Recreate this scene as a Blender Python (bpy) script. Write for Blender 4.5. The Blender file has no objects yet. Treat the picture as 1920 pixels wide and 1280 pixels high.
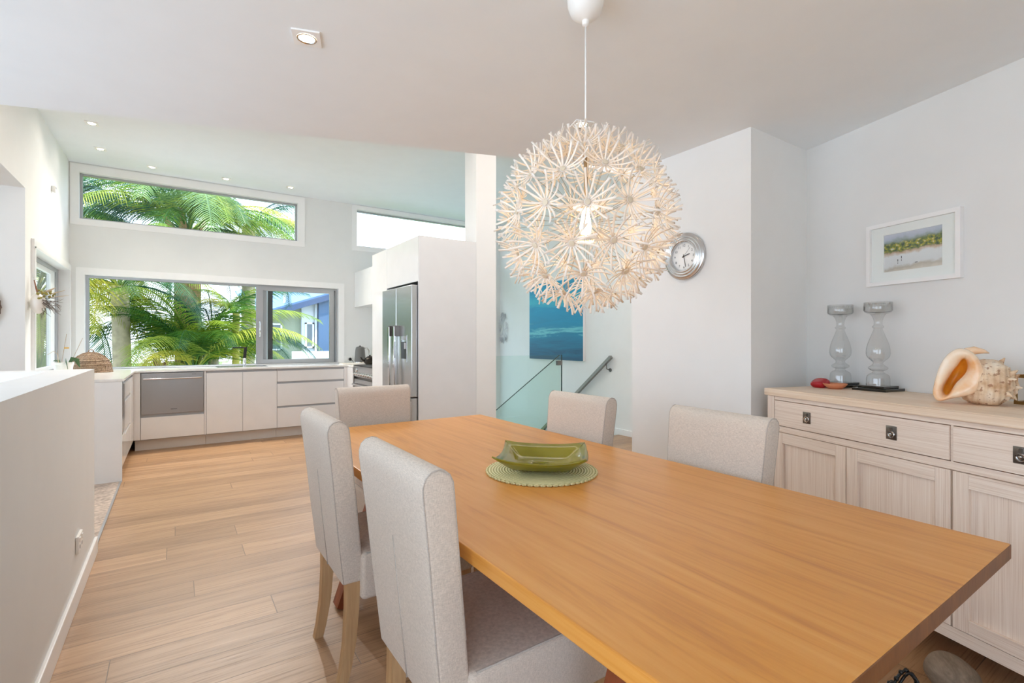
import bpy, bmesh, math, random
from mathutils import Vector, Matrix
random.seed(7)
PI = math.pi
S = bpy.context.scene
COL = S.collection

# ------------------------------------------------------------------ camera
EYE = Vector((0, 0, 1.24))
YAW = math.atan2(630, 931)
cd = bpy.data.cameras.new('camera'); cam = bpy.data.objects.new('camera', cd); COL.objects.link(cam)
cd.sensor_width = 36.0; cd.lens = 36.0 * 931 / 1920; cd.shift_y = -2.5 / 1920
cd.clip_start = 0.02; cd.clip_end = 400
cam.location = EYE; cam.rotation_euler = (PI / 2, 0, -YAW)
S.camera = cam

# ------------------------------------------------------------------ world, sun, exposure
w = bpy.data.worlds.new('sky'); S.world = w; w.use_nodes = True
nt = w.node_tree; nt.nodes.clear()
out = nt.nodes.new('ShaderNodeOutputWorld'); bg = nt.nodes.new('ShaderNodeBackground')
tc = nt.nodes.new('ShaderNodeTexCoord'); sx = nt.nodes.new('ShaderNodeSeparateXYZ'); rp = nt.nodes.new('ShaderNodeValToRGB')
nt.links.new(tc.outputs['Generated'], sx.inputs[0]); nt.links.new(sx.outputs['Z'], rp.inputs[0])
rp.color_ramp.elements[0].position = 0.0; rp.color_ramp.elements[0].color = (0.775, 0.90, 1.055, 1)
rp.color_ramp.elements[1].position = 0.7; rp.color_ramp.elements[1].color = (0.60, 0.795, 1.04, 1)
nt.links.new(rp.outputs[0], bg.inputs[0]); bg.inputs[1].default_value = 2.2
nt.links.new(bg.outputs[0], out.inputs[0])
sl = bpy.data.lights.new('sun', 'SUN'); sun = bpy.data.objects.new('sun', sl); COL.objects.link(sun)
sl.energy = 4.4; sl.angle = math.radians(1.0); sl.color = (1.0, 0.94, 0.84)
sun.rotation_euler = Vector((0.50, 0.42, -0.98)).to_track_quat('-Z', 'Y').to_euler()
S.view_settings.view_transform = 'Standard'; S.view_settings.look = 'None'
S.view_settings.exposure = 1.03; S.view_settings.gamma = 1.0; S.view_settings.use_curve_mapping = False
cy = S.cycles
cy.max_bounces = 16; cy.diffuse_bounces = 12; cy.glossy_bounces = 4; cy.transmission_bounces = 6; cy.transparent_max_bounces = 24
cy.caustics_reflective = False; cy.caustics_refractive = False; cy.use_denoising = True
cy.sample_clamp_indirect = 8.0

# ------------------------------------------------------------------ materials
def lin(c):
    f = lambda v: v / 12.92 if v <= 0.04045 else ((v + 0.055) / 1.055) ** 2.4
    return (f(c[0] / 255), f(c[1] / 255), f(c[2] / 255), 1)

class N:
    """tiny node-graph helper"""
    def __init__(s, name):
        s.m = bpy.data.materials.new(name); s.m.use_nodes = True
        s.t = s.m.node_tree; s.b = s.t.nodes['Principled BSDF']; s.o = s.t.nodes['Material Output']
    def n(s, typ, **k):
        x = s.t.nodes.new('ShaderNode' + typ)
        for a, v in k.items():
            if a.startswith('i_'):
                a = a[2:]; a = int(a) if a.isdigit() else a.replace('_', ' ')
                x.inputs[a].default_value = v
            else: setattr(x, a, v)
        return x
    def l(s, a, b): s.t.links.new(a, b)
    def coord(s, scale=(1, 1, 1), rot=(0, 0, 0), kind='Object'):
        t = s.n('TexCoord'); mp = s.n('Mapping'); mp.inputs['Scale'].default_value = scale; mp.inputs['Rotation'].default_value = rot
        s.l(t.outputs[kind], mp.inputs[0]); return mp.outputs[0]
    def noise(s, vec, scale=5, detail=4, rough=0.5, dist=0):
        x = s.n('TexNoise'); x.inputs['Scale'].default_value = scale; x.inputs['Detail'].default_value = detail
        x.inputs['Roughness'].default_value = rough; x.inputs['Distortion'].default_value = dist
        s.l(vec, x.inputs['Vector']); return x.outputs[0]
    def ramp(s, fac, stops):
        r = s.n('ValToRGB'); e = r.color_ramp.elements
        while len(e) < len(stops): e.new(0.5)
        for q, (p, c) in zip(e, stops): q.position = p; q.color = c
        s.l(fac, r.inputs[0]); return r.outputs[0]
    def mix(s, fac, a, b, mode='MIX'):
        x = s.n('MixRGB'); x.blend_type = mode
        for i, v in enumerate((fac, a, b)):
            if hasattr(v, 'is_output'): s.l(v, x.inputs[i])
            else: x.inputs[i].default_value = v
        return x.outputs[0]
    def math(s, op, a, b=0.0):
        x = s.n('Math', operation=op)
        for i, v in enumerate((a, b)):
            if hasattr(v, 'is_output'): s.l(v, x.inputs[i])
            else: x.inputs[i].default_value = v
        return x.outputs[0]
    def bump(s, h, strength=0.2, dist=0.01):
        x = s.n('Bump'); x.inputs['Strength'].default_value = strength; x.inputs['Distance'].default_value = dist
        s.l(h, x.inputs['Height']); s.l(x.outputs[0], s.b.inputs['Normal'])
    def setp(s, **k):
        for a, v in k.items():
            i = s.b.inputs[a.replace('_', ' ')]
            if hasattr(v, 'is_output'): s.l(v, i)
            else: i.default_value = v
        return s

def plain(name, rgb, rough=0.5, metal=0.0, var=0.0, vscale=6, bump=0.0, bscale=60, spec=0.5, coat=0.0):
    g = N(name); c = lin(rgb)
    g.setp(Roughness=rough, Metallic=metal, Specular_IOR_Level=spec, Coat_Weight=coat)
    v = g.coord()
    nz = g.noise(v, vscale, 3)
    d = var if var else 0.015
    lo = tuple(max(0, x * (1 - d)) for x in c[:3]) + (1,); hi = tuple(min(1, x * (1 + d)) for x in c[:3]) + (1,)
    g.setp(Base_Color=g.ramp(nz, [(0.3, lo), (0.7, hi)]))
    if bump: g.bump(g.noise(v, bscale, 3), bump, 0.004)
    return g.m

def wood(name, stops, grain=(1.2, 22, 22), rough=0.4, rough2=0.5, bump=0.06, figure=0.5, rot=(0, 0, 0), coat=0.0, fine=1.0):
    g = N(name); v = g.coord(grain, rot)
    a = g.noise(v, 1.0, 5, 0.6, figure)
    v2 = g.coord(tuple(x * 5 * fine if x > 5 else x * 2.2 for x in grain), rot); b = g.noise(v2, 1.0, 3, 0.6)
    f = g.math('ADD', g.math('MULTIPLY', a, 0.72), g.math('MULTIPLY', b, 0.28))
    g.setp(Base_Color=g.ramp(f, stops), Roughness=rough, Coat_Weight=coat, Coat_Roughness=0.2)
    g.bump(b, bump, 0.002); return g.m

def floor_mat():
    g = N('oak_floorboards')
    v = g.coord()
    br = g.n('TexBrick', offset=0.0, offset_frequency=2, squash=1.0)
    br.inputs['Scale'].default_value = 1.0; br.inputs['Mortar Size'].default_value = 0.0022; br.inputs['Mortar Smooth'].default_value = 0.3
    br.inputs['Brick Width'].default_value = 1.9; br.inputs['Row Height'].default_value = 0.19
    br.inputs['Color1'].default_value = (0, 0, 0, 1); br.inputs['Color2'].default_value = (1, 1, 1, 1); br.inputs['Mortar'].default_value = (0.5, 0.5, 0.5, 1)
    sp_ = g.n('SeparateXYZ'); g.l(v, sp_.inputs[0]); wn = g.n('TexWhiteNoise', noise_dimensions='1D')
    g.l(g.math('FLOOR', g.math('DIVIDE', sp_.outputs['Y'], 0.19)), wn.inputs['W'])
    cb_ = g.n('CombineXYZ'); g.l(g.math('ADD', sp_.outputs['X'], g.math('MULTIPLY', wn.outputs['Value'], 1.9)), cb_.inputs[0]); g.l(sp_.outputs['Y'], cb_.inputs[1])
    g.l(cb_.outputs[0], br.inputs['Vector'])
    # shift the grain of every board
    cmb = g.n('CombineXYZ'); g.l(g.math('MULTIPLY', br.outputs['Color'], 31.0), cmb.inputs[0]); g.l(g.math('MULTIPLY', br.outputs['Color'], 17.0), cmb.inputs[2])
    ad = g.n('VectorMath', operation='ADD'); g.l(v, ad.inputs[0]); g.l(cmb.outputs[0], ad.inputs[1])
    mp = g.n('Mapping'); mp.inputs['Scale'].default_value = (0.8, 9, 1); g.l(ad.outputs[0], mp.inputs[0])
    a = g.noise(mp.outputs[0], 1.0, 5, 0.62, 1.1)
    mp2 = g.n('Mapping'); mp2.inputs['Scale'].default_value = (3.0, 130, 1); g.l(ad.outputs[0], mp2.inputs[0])
    b = g.noise(mp2.outputs[0], 1.0, 4, 0.65)
    base = g.ramp(a, [(0.28, lin((164, 128, 95))), (0.48, lin((184, 147, 111))), (0.72, lin((200, 163, 126)))])
    fine = g.ramp(b, [(0.33, (0.36, 0.28, 0.21, 1)), (0.49, (0.92, 0.91, 0.9, 1)), (0.8, (1, 1, 1, 1))])
    c = g.mix(0.55, base, fine, 'MULTIPLY')
    tone = g.ramp(br.outputs['Color'], [(0.0, (0.78, 0.75, 0.72, 1)), (1.0, (1.06, 1.05, 1.04, 1))])
    c = g.mix(1.0, c, tone, 'MULTIPLY')
    c = g.mix(g.math('MULTIPLY', br.outputs['Fac'], 0.65), c, lin((70, 48, 32)))
    g.setp(Base_Color=c, Roughness=g.ramp(b, [(0.3, (0.42,) * 3 + (1,)), (0.7, (0.32,) * 3 + (1,))]))
    g.bump(g.math('SUBTRACT', g.math('MULTIPLY', b, 0.25), br.outputs['Fac']), 0.25, 0.003)
    return g.m

def fabric(name, rgb):
    g = N(name); c = lin(rgb)
    a = g.noise(g.coord((90, 90, 900)), 1.0, 2, 0.6); b = g.noise(g.coord((900, 900, 110)), 1.0, 2, 0.6)
    f = g.math('ADD', g.math('MULTIPLY', a, 0.5), g.math('MULTIPLY', b, 0.5))
    lo = tuple(x * 0.80 for x in c[:3]) + (1,); hi = tuple(min(1, x * 1.16) for x in c[:3]) + (1,)
    g.setp(Base_Color=g.ramp(f, [(0.36, lo), (0.62, hi)]), Roughness=0.95, Specular_IOR_Level=0.15, Sheen_Weight=0.2)
    g.bump(f, 0.35, 0.0015); return g.m

def pane_mat(name, tint=(1, 1, 1), refl=1.0, rough=0.0, ior=1.45, edge=None):
    """thin clear sheet: lets light straight through, mirrors by Fresnel"""
    g = N(name); g.t.nodes.remove(g.b)
    tr = g.n('BsdfTransparent'); gl = g.n('BsdfGlossy'); mx = g.n('MixShader'); fr = g.n('Fresnel')
    fr.inputs[0].default_value = ior; gl.inputs['Roughness'].default_value = rough
    tr.inputs[0].default_value = (*tint, 1)
    if edge:
        lw = g.n('LayerWeight'); lw.inputs[0].default_value = 0.35
        g.l(g.ramp(lw.outputs['Facing'], [(0.48, (*tint, 1)), (1.0, (*edge, 1))]), tr.inputs[0])
    ge = g.n('NewGeometry')
    g.l(g.math('MULTIPLY', g.math('MULTIPLY', fr.outputs[0], refl), g.math('SUBTRACT', 1.0, ge.outputs['Backfacing'])), mx.inputs[0]); g.l(tr.outputs[0], mx.inputs[1]); g.l(gl.outputs[0], mx.inputs[2])
    g.l(mx.outputs[0], g.o.inputs[0]); return g.m

def glow(name, rgb, strength):
    g = N(name); g.setp(Base_Color=lin(rgb), Emission_Color=lin(rgb), Emission_Strength=strength); return g.m

def leaf_mat(name, stops):
    g = N(name)
    oi = g.n('ObjectInfo'); v = g.coord((3, 3, 3)); nz = g.noise(v, 1.0, 2)
    f = g.math('ADD', g.math('MULTIPLY', oi.outputs['Random'], 0.62), g.math('MULTIPLY', nz, 0.42))
    c = g.ramp(f, stops); g.setp(Base_Color=c, Roughness=0.42)
    tl = g.n('BsdfTranslucent'); g.l(c, tl.inputs[0]); mx = g.n('MixShader'); mx.inputs[0].default_value = 0.42
    g.l(g.b.outputs[0], mx.inputs[1]); g.l(tl.outputs[0], mx.inputs[2]); g.l(mx.outputs[0], g.o.inputs[0]); return g.m

M = {}
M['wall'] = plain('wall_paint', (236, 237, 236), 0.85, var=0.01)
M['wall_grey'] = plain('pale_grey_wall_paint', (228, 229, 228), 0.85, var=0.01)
M['ceil'] = plain('ceiling_paint', (235, 240, 243), 0.9, var=0.01)
M['trim'] = plain('white_gloss_trim', (240, 240, 240), 0.35)
M['floor'] = floor_mat()
M['cab'] = plain('white_gloss_lacquer', (236, 237, 238), 0.10, spec=0.5)
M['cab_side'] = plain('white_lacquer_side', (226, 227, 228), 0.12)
M['recess'] = plain('grey_finger_channel', (176, 178, 182), 0.5)
M['kick'] = plain('kickboard_white', (222, 216, 208), 0.4)
M['stone'] = plain('white_stone_benchtop', (238, 238, 236), 0.12, var=0.04, vscale=40)
def steel(name, rgb, rough):
    g = N(name); nz = g.noise(g.coord((2, 2, 500)), 1.0, 2)
    g.setp(Base_Color=lin(rgb), Metallic=1.0, Roughness=g.ramp(nz, [(0.3, (rough,) * 3 + (1,)), (0.7, (rough * 1.1,) * 3 + (1,))])); return g.m
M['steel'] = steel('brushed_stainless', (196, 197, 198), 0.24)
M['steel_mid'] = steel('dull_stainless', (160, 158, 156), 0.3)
M['steel_dark'] = steel('dark_stainless', (128, 124, 120), 0.35)  # darker steel for the fridge body, posts and brackets
M['chrome'] = plain('chrome', (215, 215, 215), 0.08, 1.0)
M['alu'] = plain('satin_aluminium', (168, 170, 173), 0.35, 0.6)
M['black'] = plain('black_plastic', (24, 24, 25), 0.35)
M['iron'] = plain('dark_cast_metal', (48, 43, 38), 0.3, 0.7)
M['kettle'] = plain('grey_kettle_paint', (98, 98, 96), 0.4)
M['table'] = wood('honey_oak_table', [(0.30, lin((190, 122, 52))), (0.48, lin((214, 147, 64))), (0.68, lin((222, 160, 84)))], (14, 0.8, 14), 0.34, figure=2.2, bump=0.02, coat=0.05)
M['tleg'] = wood('red_brown_table_leg', [(0.3, lin((110, 52, 26))), (0.7, lin((160, 84, 46)))], (20, 20, 1.4), 0.4)
M['cleg'] = wood('pale_oak_chair_leg', [(0.3, lin((168, 132, 92))), (0.7, lin((206, 172, 130)))], (30, 30, 2), 0.5)
lime = [(0.28, lin((200, 176, 158))), (0.46, lin((226, 209, 194))), (0.66, lin((240, 228, 216)))]
M['limeX'] = wood('limewashed_oak_along', lime, (2.5, 230, 230), 0.55, figure=0.2, fine=0.5)
M['limeZ'] = wood('limewashed_oak_upright', lime, (230, 230, 2.5), 0.55, figure=0.2, fine=0.5)
M['limetop'] = wood('limewashed_oak_top', [(0.30, lin((206, 178, 150))), (0.46, lin((228, 206, 182))), (0.64, lin((238, 222, 204)))], (0.9, 80, 80), 0.5, figure=0.3)
M['gap'] = plain('dark_joint', (44, 36, 30), 0.9)
M['fabric'] = fabric('oatmeal_linen', (209, 199, 188))
M['seam'] = fabric('linen_piping', (184, 176, 168))
M['pane'] = pane_mat('window_glass', (0.97, 0.985, 0.985))
M['green_glass'] = pane_mat('green_tinted_glass', (0.925, 0.97, 0.95), 1.0, edge=(0.62, 0.80, 0.72))
M['glass_edge'] = plain('glass_edge', (38, 62, 58), 0.1)
M['smoke'] = pane_mat('smoky_glass', (0.92, 0.925, 0.92), 3.0, 0.01, 1.5, edge=(0.05, 0.05, 0.05))
M['clear'] = pane_mat('clear_glass', (0.97, 0.97, 0.97), 1.0, 0.01, 1.45, edge=(0.62, 0.63, 0.64))
M['slab'] = plain('black_glass', (22, 25, 22), 0.05, coat=0.5)
M['white'] = plain('white_plastic', (240, 240, 238), 0.4)
M['ceramic'] = plain('white_ceramic', (236, 232, 226), 0.35)
M['terra'] = plain('terracotta', (214, 142, 104), 0.7)
M['redc'] = plain('red_glaze', (176, 28, 40), 0.25)
M['bulb'] = glow('lamp_glow', (255, 210, 146), 32)
M['down'] = glow('downlight_glow', (255, 238, 208), 9)
M['wire'] = plain('thin_steel_wire', (170, 150, 120), 0.35, 0.7)
M['stud'] = plain('beige_cap', (214, 200, 176), 0.5)
M['rod'] = plain('brass_rod', (190, 160, 120), 0.4, 0.4)
M['silver'] = plain('silver_clock_rim', (206, 207, 208), 0.22, 0.85)
M['paper'] = plain('paper_white', (250, 250, 248), 0.7)
M['ink'] = plain('ink', (40, 40, 42), 0.6)
M['canvas_edge'] = plain('canvas_edge', (236, 236, 238), 0.8)
M['leather'] = plain('tan_leather', (138, 84, 52), 0.6, var=0.15)
M['twig'] = plain('dry_twig', (106, 92, 82), 0.85, var=0.2)
M['cream'] = plain('cream_dried_leaf', (214, 196, 172), 0.8, var=0.1)
M['lichen'] = plain('dry_yellow_flower', (150, 140, 70), 0.8, var=0.25)
M['carpet'] = plain('taupe_carpet', (192, 176, 164), 0.98, var=0.30, vscale=34, bump=0.8, bscale=70, spec=0.1)
M['rock'] = wood('weathered_stone', [(0.3, lin((100, 84, 68))), (0.7, lin((150, 134, 116)))], (6, 30, 30), 0.8, bump=0.3)
M['mullion'] = plain('dark_post', (52, 48, 46), 0.5)
M['orchid'] = plain('orchid_leaf', (62, 92, 50), 0.4, var=0.2)
M['stake'] = plain('bamboo_stake', (176, 152, 128), 0.7)
M['clip'] = plain('orange_clip', (214, 160, 40), 0.5)
M['book'] = plain('book_cover', (222, 214, 200), 0.6)

def translucent_white(name, rgb):
    g = N(name); c = lin(rgb); g.setp(Base_Color=c, Roughness=0.5)
    nz = g.noise(g.coord(), 20, 2); g.setp(Base_Color=g.ramp(nz, [(0.3, tuple(x * 0.97 for x in c[:3]) + (1,)), (0.7, c)]))
    tl = g.n('BsdfTranslucent'); tl.inputs[0].default_value = lin((255, 244, 226)); mx = g.n('MixShader'); mx.inputs[0].default_value = 0.36
    g.l(g.b.outputs[0], mx.inputs[1]); g.l(tl.outputs[0], mx.inputs[2]); g.l(mx.outputs[0], g.o.inputs[0]); return g.m
M['petal'] = translucent_white('white_lamp_petal', (252, 250, 248))

def wicker():
    g = N('woven_wicker'); v = g.coord()
    wv = g.n('TexWave', wave_type='BANDS', bands_direction='Z'); wv.inputs['Scale'].default_value = 26; wv.inputs['Distortion'].default_value = 3; wv.inputs['Detail Scale'].default_value = 6
    g.l(v, wv.inputs['Vector']); nz = g.noise(v, 45, 3)
    f = g.math('ADD', g.math('MULTIPLY', wv.outputs[1], 0.6), g.math('MULTIPLY', nz, 0.5))
    g.setp(Base_Color=g.ramp(f, [(0.25, lin((92, 66, 48))), (0.55, lin((158, 122, 92))), (0.85, lin((206, 178, 150)))]), Roughness=0.7)
    g.bump(wv.outputs[1], 0.8, 0.006); return g.m
M['wicker'] = wicker()
def opal():
    g = N('opal_fill_sheet'); tl = g.n('BsdfTranslucent'); tl.inputs[0].default_value = (0.46, 0.36, 0.29, 1); g.l(tl.outputs[0], g.o.inputs[0]); return g.m  # translucent sheet of the added fill panels

def placemat():
    g = N('woven_green_mat'); v = g.coord()
    wv = g.n('TexWave', wave_type='RINGS', rings_direction='Z'); wv.inputs['Scale'].default_value = 30; wv.inputs['Distortion'].default_value = 0.4
    g.l(v, wv.inputs['Vector']); nz = g.noise(v, 130, 2)
    f = g.math('ADD', g.math('MULTIPLY', wv.outputs[1], 0.7), g.math('MULTIPLY', nz, 0.35))
    g.setp(Base_Color=g.ramp(f, [(0.2, lin((184, 180, 124))), (0.8, lin((234, 230, 184)))]), Roughness=0.8); g.bump(wv.outputs[1], 0.7, 0.003); return g.m
M['mat'] = placemat()

def green_dish():
    g = N('olive_green_glass'); v = g.coord((2, 2, 2)); nz = g.noise(v, 3, 2)
    c = g.ramp(nz, [(0.3, lin((146, 140, 28))), (0.7, lin((178, 170, 60)))]); g.setp(Base_Color=c, Roughness=0.07, Coat_Weight=0.6)
    tl = g.n('BsdfTranslucent'); g.l(c, tl.inputs[0]); mx = g.n('MixShader'); mx.inputs[0].default_value = 0.35
    g.l(g.b.outputs[0], mx.inputs[1]); g.l(tl.outputs[0], mx.inputs[2]); g.l(mx.outputs[0], g.o.inputs[0]); return g.m
M['dish'] = green_dish()

def teal():
    g = N('teal_seascape_paint'); v = g.coord((0.2, 0.6, 5.2)); nz = g.noise(v, 1.6, 6, 0.65, 0.5)
    t = g.n('TexCoord'); sz = g.n('SeparateXYZ'); g.l(t.outputs['Generated'], sz.inputs[0])
    f = g.math('ADD', sz.outputs['Z'], g.math('MULTIPLY', g.math('SUBTRACT', nz, 0.5), 0.5))
    c = g.ramp(f, [(0.04, lin((22, 84, 116))), (0.2, lin((22, 118, 154))), (0.33, lin((24, 130, 166))), (0.375, lin((110, 196, 206))), (0.44, lin((20, 138, 176))), (0.62, lin((10, 148, 190))), (0.74, lin((56, 180, 202))), (0.9, lin((18, 150, 190)))])
    g.setp(Base_Color=c, Roughness=0.5); return g.m
M['teal'] = teal()

def watercolour():
    """loose bay view: pale sky, grey-green hill, yellow-green trees, white sand"""
    g = N('watercolour_paint'); t = g.n('TexCoord'); sz = g.n('SeparateXYZ'); g.l(t.outputs['Generated'], sz.inputs[0])
    v = g.coord((1, 1, 1), kind='Generated'); n1 = g.noise(g.coord((7, 1, 5), kind='Generated'), 1.0, 5, 0.6); n2 = g.noise(g.coord((16, 1, 14), kind='Generated'), 1.0, 3)
    f = g.math('ADD', sz.outputs['Z'], g.math('MULTIPLY', g.math('SUBTRACT', n1, 0.5), 0.22)); f = g.math('SUBTRACT', f, g.math('MULTIPLY', g.math('SUBTRACT', sz.outputs['X'], 0.5), 0.06))
    base = g.ramp(f, [(0.0, lin((222, 212, 202))), (0.10, lin((196, 186, 174))), (0.18, lin((228, 228, 230))), (0.42, lin((234, 234, 236))), (0.5, lin((206, 176, 150))), (0.54, lin((110, 122, 84))), (0.66, lin((156, 160, 80))), (0.76, lin((132, 146, 132))), (0.88, lin((190, 196, 210))), (1.0, lin((206, 208, 222)))])
    band = g.ramp(f, [(0.52, (0, 0, 0, 1)), (0.56, (1, 1, 1, 1)), (0.72, (1, 1, 1, 1)), (0.8, (0, 0, 0, 1))])
    tree = g.ramp(n2, [(0.35, lin((70, 84, 72))), (0.5, lin((124, 138, 70))), (0.6, lin((196, 176, 60))), (0.7, lin((214, 220, 216)))])
    g.setp(Base_Color=g.mix(band, base, tree), Roughness=0.8); return g.m
M['water'] = watercolour()
def shell_out():
    g = N('shell_outside'); v = g.coord(); nz = g.noise(v, 16, 4); n2 = g.noise(g.coord((1, 1, 1)), 70, 2)
    wv = g.n('TexWave', wave_type='BANDS', bands_direction='X'); wv.inputs['Scale'].default_value = 18; wv.inputs['Distortion'].default_value = 2.5; g.l(v, wv.inputs['Vector'])
    c = g.ramp(nz, [(0.32, lin((196, 150, 108))), (0.5, lin((232, 206, 174))), (0.7, lin((246, 232, 212)))])
    c = g.mix(g.ramp(n2, [(0.58, (0, 0, 0, 1)), (0.66, (0.75, 0.75, 0.75, 1))]), c, lin((150, 96, 62)))
    g.setp(Base_Color=c, Roughness=0.55); g.bump(g.math('ADD', wv.outputs[1], g.math('MULTIPLY', nz, 0.6)), 0.5, 0.006); return g.m
M['shell_out'] = shell_out()
def shell_lip():
    g = N('shell_lip'); v = g.coord(); nz = g.noise(v, 9, 4)
    g.setp(Base_Color=g.ramp(nz, [(0.3, lin((238, 178, 120))), (0.5, lin((248, 222, 192))), (0.7, lin((250, 240, 226)))]), Roughness=0.25, Coat_Weight=0.3); return g.m
M['shell_lip'] = shell_lip()
M['shell_in'] = plain('shell_throat', (244, 170, 58), 0.3, var=0.25, vscale=12)
gs = [(0.12, lin((40, 84, 36))), (0.38, lin((74, 122, 44))), (0.62, lin((132, 160, 56))), (0.85, lin((204, 202, 92)))]
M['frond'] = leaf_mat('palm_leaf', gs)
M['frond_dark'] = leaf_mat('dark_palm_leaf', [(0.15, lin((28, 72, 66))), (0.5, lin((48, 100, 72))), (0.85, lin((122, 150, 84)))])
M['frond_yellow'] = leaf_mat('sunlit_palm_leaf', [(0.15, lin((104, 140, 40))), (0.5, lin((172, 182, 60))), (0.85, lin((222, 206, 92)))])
M['dead'] = plain('dead_frond', (176, 150, 116), 0.9, var=0.3)
M['trunk'] = plain('palm_trunk', (176, 164, 142), 0.85, var=0.22, vscale=9, bump=0.5, bscale=14)
M['trunk_y'] = plain('yellow_green_trunk', (186, 178, 84), 0.6, var=0.2)
M['husk'] = plain('fibrous_husk', (150, 112, 84), 0.9, var=0.35, vscale=16, bump=0.8, bscale=30)
M['render_w'] = plain('white_render', (204, 207, 212), 0.8)
M['render_g'] = plain('sage_render', (150, 156, 132), 0.8)
M['render_shade'] = plain('blue_shade_render', (66, 92, 124), 0.7)  # bluish shade on this house wall, put into its colour
M['roof'] = plain('blue_grey_roof', (92, 120, 156), 0.6, var=0.1)
M['fascia'] = plain('navy_fascia', (44, 64, 98), 0.5)
M['dkglass'] = plain('dark_window_glass', (92, 104, 112), 0.08)
M['deck'] = plain('pale_bounce_deck', (240, 236, 228), 0.8, var=0.06)
M['grass'] = plain('ground_cover', (96, 116, 60), 0.95, var=0.3)

# ------------------------------------------------------------------ mesh helpers
class MB:
    def __init__(s): s.v = []; s.f = []; s.mi = []
    def add(s, vs, fs, T=None, mi=0):
        b = len(s.v)
        s.v += [(T @ Vector(p) if T else Vector(p)) for p in vs]
        s.f += [tuple(i + b for i in f) for f in fs]; s.mi += [mi] * len(fs); return s
    def box(s, x0, x1, y0, y1, z0, z1, T=None, bev=0.0, mi=0):
        if bev:
            bm = bmesh.new(); bmesh.ops.create_cube(bm, size=1)
            for v in bm.verts: v.co = Vector(((x0 + x1) / 2 + v.co.x * (x1 - x0), (y0 + y1) / 2 + v.co.y * (y1 - y0), (z0 + z1) / 2 + v.co.z * (z1 - z0)))
            bmesh.ops.bevel(bm, geom=bm.edges[:], offset=bev, segments=2, profile=0.5, affect='EDGES')
            return s.bm(bm, T, mi)
        vs = [(x, y, z) for x in (x0, x1) for y in (y0, y1) for z in (z0, z1)]
        return s.add(vs, [(0, 1, 3, 2), (4, 6, 7, 5), (0, 4, 5, 1), (2, 3, 7, 6), (0, 2, 6, 4), (1, 5, 7, 3)], T, mi)
    def bm(s, bm, T=None, mi=0):
        bm.verts.index_update(); s.add([v.co.copy() for v in bm.verts], [tuple(v.index for v in f.verts) for f in bm.faces], T, mi); bm.free(); return s
    def prism(s, pts, h0, h1, T=None, mi=0):
        n = len(pts); vs = [(x, y, h0) for x, y in pts] + [(x, y, h1) for x, y in pts]
        fs = [tuple(range(n - 1, -1, -1)), tuple(range(n, 2 * n))] + [(i, (i + 1) % n, n + (i + 1) % n, n + i) for i in range(n)]
        return s.add(vs, fs, T, mi)
    def lathe(s, prof, seg=32, T=None, caps=True, mi=0):
        vs, fs = [], []
        for r, z in prof:
            for k in range(seg): a = 2 * PI * k / seg; vs.append((r * math.cos(a), r * math.sin(a), z))
        for i in range(len(prof) - 1):
            for k in range(seg):
                k2 = (k + 1) % seg; fs.append((i * seg + k, i * seg + k2, (i + 1) * seg + k2, (i + 1) * seg + k))
        if caps:
            fs.append(tuple(range(seg - 1, -1, -1))); fs.append(tuple((len(prof) - 1) * seg + k for k in range(seg)))
        return s.add(vs, fs, T, mi)
    def tube(s, pts, r, seg=8, T=None, mi=0):
        pts = [Vector(p) for p in pts]; n = len(pts); rr = r if isinstance(r, (list, tuple)) else [r] * n
        vs, fs = [], []; up = None
        for i, p in enumerate(pts):
            d = (pts[min(i + 1, n - 1)] - pts[max(i - 1, 0)]).normalized()
            if up is None: up = d.orthogonal().normalized()
            up = (up - d * up.dot(d)); up = up.normalized() if up.length > 1e-6 else d.orthogonal().normalized()
            q = d.cross(up)
            for k in range(seg): a = 2 * PI * k / seg; vs.append(p + (up * math.cos(a) + q * math.sin(a)) * rr[i])
        for i in range(n - 1):
            for k in range(seg): k2 = (k + 1) % seg; fs.append((i * seg + k, i * seg + k2, (i + 1) * seg + k2, (i + 1) * seg + k))
        fs.append(tuple(range(seg - 1, -1, -1))); fs.append(tuple((n - 1) * seg + k for k in range(seg)))
        return s.add(vs, fs, T, mi)
    def beam(s, a, b, wx, wy, up=(0, 0, 1), T=None):
        a, b = Vector(a), Vector(b); d = (b - a).normalized(); u = Vector(up); x = d.cross(u).normalized(); y = x.cross(d)
        vs = [p + x * sx * wx / 2 + y * sy * wy / 2 for p in (a, b) for sx, sy in ((-1, -1), (1, -1), (1, 1), (-1, 1))]
        return s.add(vs, [(3, 2, 1, 0), (4, 5, 6, 7)] + [(i, (i + 1) % 4, 4 + (i + 1) % 4, 4 + i) for i in range(4)], T)
    def build(s, name, mat, parent=None, smooth=0, loc=None):
        me = bpy.data.meshes.new(name)
        o0 = Vector(loc) if loc is not None else Vector((0, 0, 0))
        me.from_pydata([tuple(Vector(v) - o0) for v in s.v], [], s.f)
        for m in (mat if isinstance(mat, (list, tuple)) else [mat]): me.materials.append(m if not isinstance(m, str) else M[m])
        bm = bmesh.new(); bm.from_mesh(me); bmesh.ops.recalc_face_normals(bm, faces=bm.faces[:]); bm.to_mesh(me); bm.free()
        if any(s.mi): me.polygons.foreach_set('material_index', s.mi)
        if smooth:
            me.polygons.foreach_set('use_smooth', [True] * len(me.polygons))
            if smooth < 180:
                try: me.set_sharp_from_angle(angle=math.radians(smooth))
                except Exception: pass
        o = bpy.data.objects.new(name, me); COL.objects.link(o); o.location = o0
        if parent: o.parent = parent
        return o

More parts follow.
